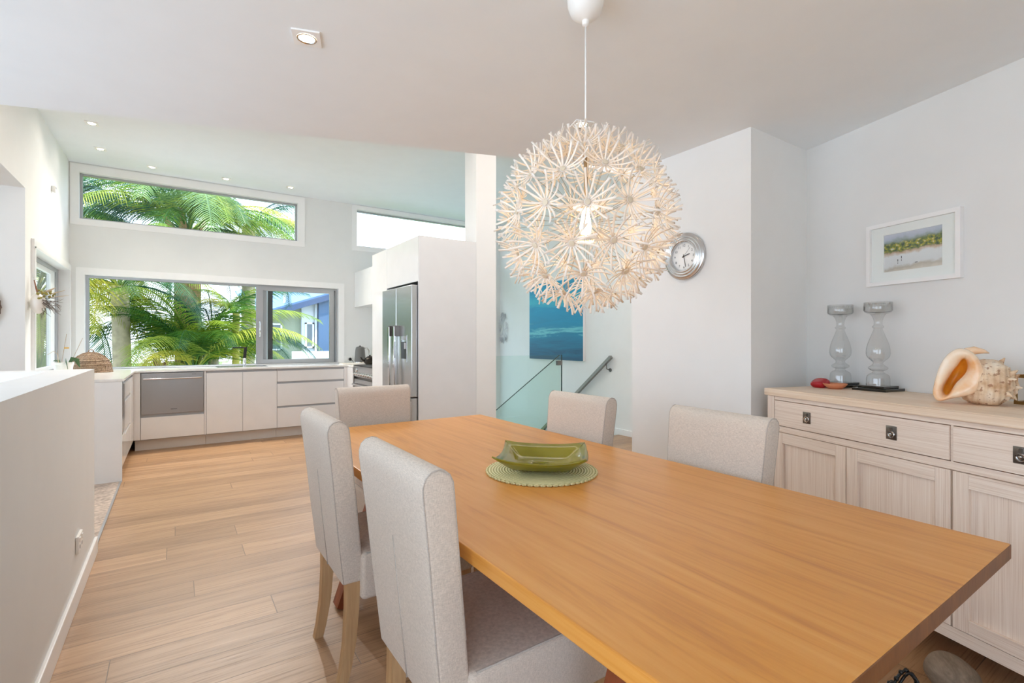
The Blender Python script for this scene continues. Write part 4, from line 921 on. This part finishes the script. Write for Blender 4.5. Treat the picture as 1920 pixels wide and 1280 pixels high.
# ------------------------------------------------------------------ left bench: wicker dome, orchid
dm = thing('food_cover', 'brown wicker dome food cover on the left bench', 'food cover', (-0.745, 6.85, 0.9005))
dm.scale = (0.80, 0.80, 1.02)
pr = [(0.222, 0.0), (0.230, 0.006), (0.224, 0.016)] + [(0.222 * math.cos(a), 0.012 + 0.195 * math.sin(a)) for a in [0.12, .25, .4, .55, .7, .85, 1.0, 1.15, 1.3, 1.42, 1.5]] + [(0.002, 0.207)]
bm_ = MB().lathe(pr, 64, caps=False).build('dome', 'wicker', dm, 60)
rb = MB()
for k in range(26):
    a = 2 * PI * k / 26; rb.tube([(0.225 * math.cos(q) * math.cos(a), 0.225 * math.cos(q) * math.sin(a), 0.012 + 0.198 * math.sin(q)) for q in (0.0, 0.3, 0.6, 0.9, 1.2, 1.45)], 0.0035, 5)
rb.build('ribs', 'wicker', dm, 180)
rr = MB()
for r, z in ((0.228, 0.006), (0.214, 0.085), (0.186, 0.125)): rr.tube([(r * math.cos(2 * PI * k / 40), r * math.sin(2 * PI * k / 40), z) for k in range(41)], 0.006, 6)
rr.build('rim_weave', 'wicker', dm, 180)
MB().tube([(0.03 * math.cos(a), 0, 0.205 + 0.03 * math.sin(a)) for a in [0, .5, 1.0, 1.57, 2.1, 2.6, PI]], 0.006, 8).build('handle', 'wicker', dm, 180)
orc = thing('potted_orchid', 'bloomless orchid with staked stems in a white pot by the left window', 'plant', (-0.90, 6.40, 0.9005))
orc.scale = (0.85, 0.85, 1.0)
MB().lathe([(0.055, 0.0), (0.075, 0.004), (0.082, 0.07), (0.088, 0.10), (0.093, 0.102), (0.093, 0.125), (0.086, 0.126), (0.084, 0.10), (0.002, 0.095)], 36).build('pot', 'ceramic', orc, 40)
def leaf(pts, wds, up=(0, 0, 1)):
    m = MB(); vs = []; fs = []; pts = [Vector(p) for p in pts]
    for i, p in enumerate(pts):
        d = (pts[min(i + 1, len(pts) - 1)] - pts[max(i - 1, 0)]).normalized(); s = d.cross(Vector(up)).normalized() if abs(d.dot(Vector(up))) < 0.99 else Vector((1, 0, 0))
        vs += [p - s * wds[i], p + Vector(up) * -0.15 * wds[i], p + s * wds[i]]
    for i in range(len(pts) - 1):
        for q in (0, 1): fs.append((i * 3 + q, i * 3 + q + 1, i * 3 + 4 + q, i * 3 + 3 + q))
    return m.add(vs, fs)
for pts, up in (([(0.02, -0.05, 0.10), (0.03, -0.085, 0.145), (0.04, -0.105, 0.12), (0.05, -0.11, 0.06)], (1, 0.2, 0)), ([(0.04, -0.02, 0.10), (0.08, -0.03, 0.16), (0.12, -0.03, 0.145), (0.145, -0.03, 0.075)], (0, 1, 0.2)), ([(-0.02, 0.03, 0.1), (-0.06, 0.06, 0.15), (-0.08, 0.09, 0.14)], (0, 0, 1))):
    l = leaf(pts, [0.006, 0.022, 0.024, 0.004][:len(pts)], up).build('leaf', 'orchid', orc, 180); z = l.modifiers.new('t', 'SOLIDIFY'); z.thickness = 0.003
for a, b in (((-0.02, 0, 0.09), (0.03, -0.02, 0.40)), ((0.05, 0, 0.09), (0.16, 0.05, 0.36)), ((-0.045, 0, 0.09), (-0.05, 0.02, 0.24))):
    MB().tube([a, b], 0.0025, 6).build('stake', 'stake', orc)
MB().tube([(-0.04, 0, 0.1), (-0.05, 0, 0.2), (-0.08, -0.02, 0.235), (-0.13, -0.03, 0.2)], 0.0025, 6).build('stem', 'cream', orc, 180)
MB().box(0.006, 0.05, -0.018, -0.006, 0.258, 0.270, None, 0.003).build('stem_clip', 'clip', orc)
# planter hung on the window trim
hpn = thing('wall_planter', 'pale pocket planter on a leather strap beside the left window', 'planter', (-0.985, 5.66, 1.46))
pk = bmesh.new(); bmesh.ops.create_uvsphere(pk, u_segments=20, v_segments=12, radius=1)
for v in pk.verts: v.co = Vector((v.co.x * 0.05 + 0.03, v.co.y * 0.085, v.co.z * 0.085 + 0.085))
MB().bm(pk).build('pocket', 'ceramic', hpn, 180)
for yy in (-0.03, 0.03): MB().beam((0.03, yy, 0.15), (0.006, yy * 0.2, 0.28), 0.012, 0.004, up=(1, 0, 0)).build('strap', 'leather', hpn)
MB().tube([(0, 0, 0.30), (0.012, 0, 0.285), (0.006, 0, 0.272)], 0.004, 6).build('hook', 'chrome', hpn, 180)
dry = tag(thing('dried_posy', 'dried twigs and cream leaves spilling from the hanging pocket planter', 'dried flowers', (-0.955, 5.66, 1.58)))
rnd = random.Random(5); tw = MB()
for k in range(60):
    a = rnd.uniform(-1.5, 0.9); L = rnd.uniform(0.07, 0.17); p = Vector((rnd.uniform(-0.02, 0.04), rnd.uniform(-0.05, 0.05), rnd.uniform(-0.04, 0.0))); pts = [p]
    d = Vector((math.cos(a) * 0.9, rnd.uniform(-0.6, 0.6), math.sin(a) * 0.7 - 0.05)).normalized()
    for q in range(5):
        d = (d + Vector((rnd.uniform(-.35, .35), rnd.uniform(-.35, .35), rnd.uniform(-.55, .25)))).normalized(); pts.append(pts[-1] + d * L / 5)
    tw.tube(pts, [0.003, 0.0026, 0.0022, 0.002, 0.0016, 0.001], 4)
tag(tw.build('twigs', 'twig', dry), kind='stuff')
for k, (a, b) in enumerate((((0.05, 0, 0.04), (0.17, -0.02, 0.085)), ((0.06, 0.02, 0.02), (0.19, 0.03, 0.045)), ((0.03, -0.03, 0.05), (0.12, -0.08, 0.10)))):
    a, b = Vector(a), Vector(b); l = leaf([a, a.lerp(b, .35), a.lerp(b, .7), b], [0.004, 0.018, 0.016, 0.002]).build('dried_leaf', 'cream', dry, 180); z = l.modifiers.new('t', 'SOLIDIFY'); z.thickness = 0.002
fl = MB()
for k in range(26):
    p = Vector((rnd.uniform(0.0, 0.10), rnd.uniform(-0.07, 0.07), rnd.uniform(0.0, 0.08))); b = bmesh.new(); bmesh.ops.create_icosphere(b, subdivisions=1, radius=rnd.uniform(0.007, 0.013)); fl.bm(b, Matrix.Translation(p))
tag(fl.build('dried_blooms', 'lichen', dry, 60), kind='stuff')
# twig wreath just showing at the edge, sensor on the wall
wr = thing('twig_wreath', 'dark twig wreath on the landing wall at the left picture edge', 'wreath', (-1.28, 5.50, 1.50))
for k in range(9):
    ph = rnd.uniform(0, 6); MB().tube([((0.125 + 0.014 * math.sin(5 * q / 24 * 2 * PI + ph)) * math.cos(q / 24 * 2 * PI), -0.012 + 0.012 * math.sin(7 * q / 24 * 2 * PI + ph * 2), (0.17 + 0.014 * math.sin(5 * q / 24 * 2 * PI + ph)) * math.sin(q / 24 * 2 * PI)) for q in range(25)], 0.006, 5).build('twig', 'twig', wr, 180)
sn = thing('alarm_sensor', 'tiny white alarm sensor high on the left kitchen wall', 'sensor', (-1.009, 6.567, 2.724))
MB().box(0, 0.03, -0.022, 0.022, -0.03, 0.03, None, 0.005).build('case', 'white', sn); MB().box(0.028, 0.032, -0.015, 0.015, 0.005, 0.02).build('lens', 'alu', sn)
# switch on the half wall
sw = thing('wall_switch', 'double power point low on the white half wall', 'outlet', (-0.392, 3.15, 0.27))
MB().box(0, 0.012, -0.062, 0.062, -0.04, 0.04, None, 0.002).build('face_plate', 'white', sw)
for yy in (-0.03, 0.03):
    MB().box(0.011, 0.016, yy - 0.010, yy + 0.010, 0.010, 0.030).build('rocker', 'white', sw); MB().box(0.0115, 0.0135, yy - 0.008, yy + 0.008, -0.022, -0.006).build('socket_slots', 'recess', sw)

# ------------------------------------------------------------------ stairs: painting, glass, handrail
pa = thing('canvas_painting', 'large teal seascape canvas on the stair wall', 'painting', (4.829, 5.915, 1.54))
MB().box(-0.045, 0, -0.645, 0.645, -0.60, 0.60, None, 0.003).build('stretched_canvas', 'canvas_edge', pa)
MB().box(-0.0462, -0.0448, -0.643, 0.643, -0.598, 0.598).build('painted_face', 'teal', pa)
art = thing('branch_wall_art', 'fine wire branch wall art at the far end of the stair wall', 'wall art', (4.826, 7.38, 1.45))
art.scale = (1, 0.45, 0.85)
rnd = random.Random(11); br = MB()
def branch(p, d, L, dep):
    q = p + d * L; q.x = max(-0.05, min(-0.005, q.x)); br.tube([p, q], 0.004 if dep > 2 else 0.0026, 4)
    if dep > 0:
        for _ in range(3):
            a = rnd.uniform(-0.75, 0.75); e = Vector((rnd.uniform(-.1, .1), d.y * math.cos(a) - d.z * math.sin(a), d.y * math.sin(a) + d.z * math.cos(a))).normalized(); branch(q, e, L * rnd.uniform(0.62, 0.85), dep - 1)
for a in (0.2, 1.2, 2.2, 3.3, 4.3, 5.3): branch(Vector((-0.02, 0, 0)), Vector((0, math.cos(a) * 0.6, math.sin(a))).normalized(), 0.11, 4)
M['pale_wire'] = plain('pale_silver_wire', (214, 214, 218), 0.4, 0.3)
br.build('branches', 'pale_wire', art)
gl = thing('glass_balustrade', 'clear green-edged glass balustrade panel beyond the white column', 'balustrade', (3.27, 4.53, 0))
MB().box(-0.505, 0.505, -0.006, 0.006, -0.3, 1.068).build('glass_panel', 'green_glass', gl)
MB().box(0.499, 0.506, -0.007, 0.007, -0.3, 1.069).build('polished_edge', 'glass_edge', gl)
MB().box(0.43, 0.50, -0.018, 0.018, 0.945, 1.0).build('clamp', 'steel_dark', gl)
gs_ = thing('stair_glass', 'sloping glass balustrade panel running down beside the stairs', 'balustrade', (3.80, 4.60, 0))
sp = MB(); sp.add([(x, y, z) for x in (-0.006, 0.006) for y, z in ((0.0, -0.25), (0.0, 1.06), (2.6, -0.45), (2.6, -1.9))], [(0, 1, 2, 3), (7, 6, 5, 4), (0, 4, 5, 1), (1, 5, 6, 2), (2, 6, 7, 3), (3, 7, 4, 0)]); sp.build('glass_panel', 'green_glass', gs_)
MB().beam((0, 0.0, 1.062), (0, 2.6, -0.448), 0.013, 0.006, up=(0, 0, 1)).build('polished_edge', 'glass_edge', gs_)
hr = thing('handrail', 'square steel handrail sloping down the stair wall', 'handrail', (4.77, 4.73, 0.985))
M['rail'] = plain('satin_rail', (150, 146, 140), 0.3, 0.85)
MB().beam((0, -0.02, 0.035), (0, 2.6, -2.06), 0.045, 0.04).build('rail', 'rail', hr)
for y, z in ((0.07, -0.055), (1.4, -1.125)): MB().tube([(0, y, z), (0, y - 0.01, z - 0.075), (0.045, y - 0.02, z - 0.09)], 0.007, 8).build('bracket', 'steel_dark', hr, 180); MB().lathe([(0.026, 0.0), (0.026, 0.006)], 20, Matrix.Translation((0.058, y - 0.02, z - 0.09)) @ Matrix.Rotation(-PI / 2, 4, 'Y')).build('rosette', 'steel_dark', hr, 40)
stp = MB()
for k in range(9): stp.box(3.82, 4.83, 4.62 + 0.27 * k, 4.92 + 0.27 * k, -0.175 * (k + 1) - 0.2, -0.175 * (k + 1))
setting('stair_flight', stp, 'carpet')

# ------------------------------------------------------------------ on the floor by the sideboard
st = bmesh.new(); bmesh.ops.create_icosphere(st, subdivisions=4, radius=1)
for v in st.verts:
    v.co = Vector((v.co.x * 0.105, v.co.y * 0.075, v.co.z * 0.062)); v.co *= 1 + 0.06 * math.sin(v.co.x * 40 + 1) * math.cos(v.co.z * 50)
so = MB().bm(st).build('driftwood_stone', 'rock', smooth=180); so.location = (2.255, 0.575, 0.063); so.rotation_euler = (0, 0, 0.6); tag(so, 'smooth brown weathered stone on the floor by the sideboard', 'stone')
cd_ = MB()
for ph, r in ((0.0, 0.055), (0.7, 0.047)):
    cd_.tube([(r * math.cos(a) * 1.3, r * math.sin(a), 0.012 + 0.03 * (1 + math.sin(3 * a + ph))) for a in [2 * PI * q / 40 for q in range(41)]], 0.005, 6)
for k in range(24):
    a = 2 * PI * k / 24; b = bmesh.new(); bmesh.ops.create_icosphere(b, subdivisions=1, radius=0.009); cd_.bm(b, Matrix.Translation((0.055 * math.cos(a) * 1.3, 0.055 * math.sin(a), 0.014 + 0.03 * (1 + math.sin(3 * a)))))
co = cd_.build('beaded_cord', 'black', smooth=60); co.location = (2.075, 0.645, 0.0); tag(co, 'coil of black beaded cord on the floor under the table corner', 'cord')

# ------------------------------------------------------------------ outdoors
setting('bounce_terrace', MB().box(-8, 6, -12, -3.6, -0.35, -0.2), 'deck')  # unseen, added pale to bounce daylight into the house
setting('deck', MB().box(-1.6, 5.6, YK + 0.15, 9.15, -0.35, -0.2), 'deck')  # unseen, added to throw sunlight up onto the kitchen ceiling
setting('ground', MB().box(-40, 60, 8.3, 120, -3.4, -3.2), 'grass')
def frond_mesh(L, arch, droop, n=54, lw=0.0085, ll=0.52, seed=0):
    rnd = random.Random(seed); m = MB(); pts = []
    N_ = 14
    for i in range(N_ + 1):
        t = i / N_; a = arch - droop * t; 
        pts.append(Vector((0, 0, 0)) if i == 0 else pts[-1] + Vector((math.cos(a), 0, math.sin(a))) * L / N_)
    m.tube(pts, [0.016 * (1 - 0.85 * i / N_) + 0.002 for i in range(N_ + 1)], 5)
    def at(t): f = t * N_; i = min(int(f), N_ - 1); return pts[i].lerp(pts[i + 1], f - i), (pts[i + 1] - pts[i]).normalized()
    for k in range(n):
        t = 0.14 + 0.85 * k / n; p, d = at(t); le = ll * (0.55 + 0.75 * math.sin(PI * min(1, t * 0.95 + 0.12))) * rnd.uniform(0.88, 1.1) * (1.1 - 0.55 * t)
        for sy in (-1, 1):
            side = Vector((0, sy, 0)); q = (side * 0.72 + d * 0.55 + Vector((0, 0, 0.18))).normalized(); vs = []; pos = p.copy(); wn = d.cross(q).normalized().cross(q).normalized()
            for j in range(4):
                w_ = lw * (1.0, 1.0, 0.7, 0.08)[j]; vs += [pos - d * w_, pos + d * w_]
                q = (q + Vector((0, 0, -0.26 - rnd.uniform(0, 0.15)))).normalized(); pos = pos + q * le / 3
            m.add(vs, [(2 * j, 2 * j + 1, 2 * j + 3, 2 * j + 2) for j in range(3)])
    return m
def mk(name, *a, **k):
    o = frond_mesh(*a, **k).build('frond', name); me = o.data; bpy.data.objects.remove(o); return me
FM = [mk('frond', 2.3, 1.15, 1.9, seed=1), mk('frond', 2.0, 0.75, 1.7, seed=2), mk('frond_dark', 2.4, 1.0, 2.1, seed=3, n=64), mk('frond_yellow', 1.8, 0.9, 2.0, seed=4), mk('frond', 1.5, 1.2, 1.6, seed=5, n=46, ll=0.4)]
def palm(label, base, top, crown, r0, r1, mat, bend=0.0, husk=False, group=None, name='palm_tree'):
    """crown: list of (azimuth, extra tilt, mesh, scale)"""
    base, top = Vector(base), Vector(top)
    t = thing(name, label, 'tree', base, 0, 'palm trees outside the kitchen window'); v = top - base
    pts = [v * q + Vector((bend * math.sin(PI * q), 0, 0)) for q in [i / 10 for i in range(11)]]
    MB().tube(pts, [r0 + (r1 - r0) * i / 10 for i in range(11)], 16).build('trunk', mat, t, 180)
    if husk:
        h = MB(); rnd = random.Random(9)
        for k in range(26):
            a = rnd.uniform(0, 2 * PI); z = rnd.uniform(-0.55, 0.1); rr = r1 * rnd.uniform(0.85, 1.1)
            h.tube([v + Vector((rr * math.cos(a), rr * math.sin(a), z)), v + Vector((rr * 1.5 * math.cos(a), rr * 1.5 * math.sin(a), z + 0.15)), v + Vector((rr * 1.9 * math.cos(a), rr * 1.9 * math.sin(a), z + 0.32))], [0.05, 0.04, 0.015], 6)
        h.build('husk', 'husk', t, 60)
    for a, tilt, i, s in crown:
        o = bpy.data.objects.new('frond', FM[i]); COL.objects.link(o); o.parent = t; o.location = v + Vector((0.03 * math.cos(a), 0.03 * math.sin(a), 0)); o.rotation_euler = (0, -tilt, a); o.scale = (s, s, s)
    return t
R_ = random.Random(21)
def ringcrown(n, types, s0, s1, t0=-0.5, t1=0.35): return [(2 * PI * k / n + R_.uniform(-.2, .2), R_.uniform(t0, t1), R_.choice(types), R_.uniform(s0, s1)) for k in range(n)]
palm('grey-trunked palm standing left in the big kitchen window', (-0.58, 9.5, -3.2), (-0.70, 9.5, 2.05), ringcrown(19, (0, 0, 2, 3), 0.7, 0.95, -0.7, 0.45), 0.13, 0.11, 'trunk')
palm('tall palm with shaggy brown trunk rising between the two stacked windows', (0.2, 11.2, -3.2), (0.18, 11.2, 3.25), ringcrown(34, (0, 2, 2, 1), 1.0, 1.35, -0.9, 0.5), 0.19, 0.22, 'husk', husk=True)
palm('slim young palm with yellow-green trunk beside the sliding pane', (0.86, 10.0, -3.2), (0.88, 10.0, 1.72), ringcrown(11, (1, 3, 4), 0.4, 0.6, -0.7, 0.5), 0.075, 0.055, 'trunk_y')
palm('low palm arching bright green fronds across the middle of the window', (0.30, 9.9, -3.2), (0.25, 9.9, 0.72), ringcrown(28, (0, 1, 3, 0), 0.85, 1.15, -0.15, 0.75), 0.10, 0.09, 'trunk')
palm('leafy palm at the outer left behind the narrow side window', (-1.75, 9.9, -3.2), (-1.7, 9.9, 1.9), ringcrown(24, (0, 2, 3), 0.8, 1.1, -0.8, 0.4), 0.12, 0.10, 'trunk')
palm('distant palm high behind the left end of the long upper window', (-1.9, 12.5, -3.2), (-1.8, 12.5, 3.7), ringcrown(32, (0, 1, 2, 3), 1.0, 1.3, -0.8, 0.4), 0.16, 0.14, 'trunk')
palm('distant palm spraying fronds into the right end of the upper window', (1.3, 12.5, -3.2), (1.35, 12.5, 3.75), ringcrown(24, (0, 2, 2, 1), 0.75, 0.95, -0.8, 0.35), 0.15, 0.13, 'trunk')
def shrub(name, label, loc, n, L, mat, stem='dead', w=0.03, seed=0, spread=1.0):
    t = thing(name, label, 'plant', loc); rnd = random.Random(seed); m = MB()
    for k in range(n):
        a = rnd.uniform(0, 2 * PI); e = rnd.uniform(0.15, 1.4); l = L * rnd.uniform(0.6, 1.1); d = Vector((math.cos(a) * math.cos(e) * spread, math.sin(a) * math.cos(e) * spread, math.sin(e))).normalized(); p = Vector((0, 0, 0)); vs = []; s = d.cross(Vector((0, 0, 1))).normalized()
        for j in range(5):
            ww = w * (0.6, 1.0, 0.9, 0.6, 0.05)[j]; vs += [p - s * ww, p + s * ww]; d = (d + Vector((0, 0, -0.16))).normalized(); p = p + d * l / 4
        m.add(vs, [(2 * j, 2 * j + 1, 2 * j + 3, 2 * j + 2) for j in range(4)])
    m.build('foliage', mat, t); MB().tube([(0, 0, -loc[2] - 3.2), (0, 0, 0.05)], 0.06, 8).build('stem', stem, t, 180); return t
palm('low bushy palm between the slim young palm and the wide low one', (0.62, 11.2, -3.2), (0.60, 11.2, 0.9), ringcrown(20, (0, 1, 2, 3), 0.8, 1.05, -0.2, 0.7), 0.10, 0.09, 'trunk')
shrub('spiky_shrub', 'dry pinkish-brown spiky clump at the foot of the grey palm', (-0.22, 9.3, 0.72), 170, 0.34, 'dead', w=0.012, seed=2)
shrub('leafy_shrub', 'yellow-green bush behind the wicker dome in the window corner', (-0.95, 9.9, 0.35), 130, 0.75, 'frond_yellow', 'trunk', 0.03, seed=3)
shrub('leafy_shrub', 'green bush low in the narrow left side window', (-1.5, 8.9, 0.45), 170, 0.75, 'frond', 'trunk', 0.03, seed=4)
shrub('leafy_shrub', 'grey-green bush higher in the narrow left side window', (-1.85, 10.8, 1.25), 170, 0.8, 'frond_dark', 'trunk', 0.025, seed=6)
# neighbour's house, its white wing and the near post
hs = thing('neighbour_house', 'neighbouring house with blue roofs seen through the sliding pane', 'house', (5, 24.5, -3.2)); T = Matrix.Translation((-5, -24.5, 3.2))
def wallpoly(x0, x1, z0, z1, y0, y1, mat):
    m = MB(); m.add([(x, y, z) for y in (y0, y1) for x, z in ((x0, -3.2), (x1, -3.2), (x1, z1), (x0, z0))], [(0, 1, 2, 3), (7, 6, 5, 4), (0, 4, 5, 1), (1, 5, 6, 2), (2, 6, 7, 3), (3, 7, 4, 0)], T); return m.build('wall', mat, hs)
wallpoly(2.9, 4.78, 2.0, 2.72, 24.5, 30, 'render_g'); wallpoly(4.78, 5.45, 2.76, 2.98, 24.3, 30, 'render_w'); wallpoly(5.45, 9.0, 2.98, 4.2, 23.9, 30, 'render_shade')
rf = MB(); rf.add([(x, y, z) for y, dz in ((23.7, 0), (31, 1.6)) for x, z in ((2.7, 2.22 + dz), (9.3, 4.5 + dz))], [(0, 1, 3, 2)], T); rfo = rf.build('roof', 'roof', hs); z = rfo.modifiers.new('t', 'SOLIDIFY'); z.thickness = 0.12
MB().beam((2.7, 23.68, 2.13), (9.3, 23.68, 4.42), 0.05, 0.24, T=T).build('fascia', 'fascia', hs)
MB().beam((2.7, 27.5, 3.2), (9.3, 27.5, 5.3), 0.05, 0.26, T=T).build('fascia', 'fascia', hs)
for x, zz in ((4.05, 2.75), (5.72, 3.35)): MB().tube([(x, 24.2, zz - 0.05), (x, 24.2, zz + 0.62)], 0.07, 10, T).build('flue', 'render_w', hs, 60)
MB().tube([(5.38, 24.15, -3.2), (5.38, 24.15, 2.9)], 0.06, 10, T).build('downpipe', 'render_w', hs, 60)
for x0, x1, z0, z1, yy in ((3.38, 3.98, 0.78, 2.0, 24.5), (4.92, 5.30, 0.88, 2.05, 24.3)):
    fwm = MB()
    for b in ((x0, x0 + 0.07, z0, z1), (x1 - 0.07, x1, z0, z1), (x0, x1, z1 - 0.07, z1), (x0, x1, z0, z0 + 0.07)): fwm.box(b[0], b[1], yy - 0.08, yy + 0.02, b[2], b[3], T)
    wf = fwm.build('window', 'trim', hs); MB().box(x0 + 0.07, x1 - 0.07, yy - 0.03, yy - 0.01, z0 + 0.07, z1 - 0.07, T).build('pane', 'dkglass', wf)
tag(MB().box(3.9, 7.0, 21.5, 21.75, -3.2, 0.78).build('garden_wall', 'render_w'), 'low white wall in front of the neighbouring house', 'wall')
tag(MB().box(1.95, 2.72, 22.0, 26.0, -3.2, 1.78).build('neighbour_wing', 'render_w'), 'white wing of the neighbouring house left of the sliding pane', 'house')
tag(MB().box(1.05, 2.1, 15.5, 15.7, -3.2, 0.62).build('deck_wall', 'render_w'), 'low pale deck wall behind the slim young palm', 'wall')
tag(MB().box(1.115, 1.175, 8.0, 8.06, -3.2, 2.6).build('veranda_post', 'mullion'), 'dark veranda post just outside the sliding pane', 'post')
tag(MB().box(1.06, 1.10, 7.95, 7.99, -3.2, 2.6).build('rain_pipe', 'render_w'), 'thin white rain pipe beside the dark veranda post', 'pipe')
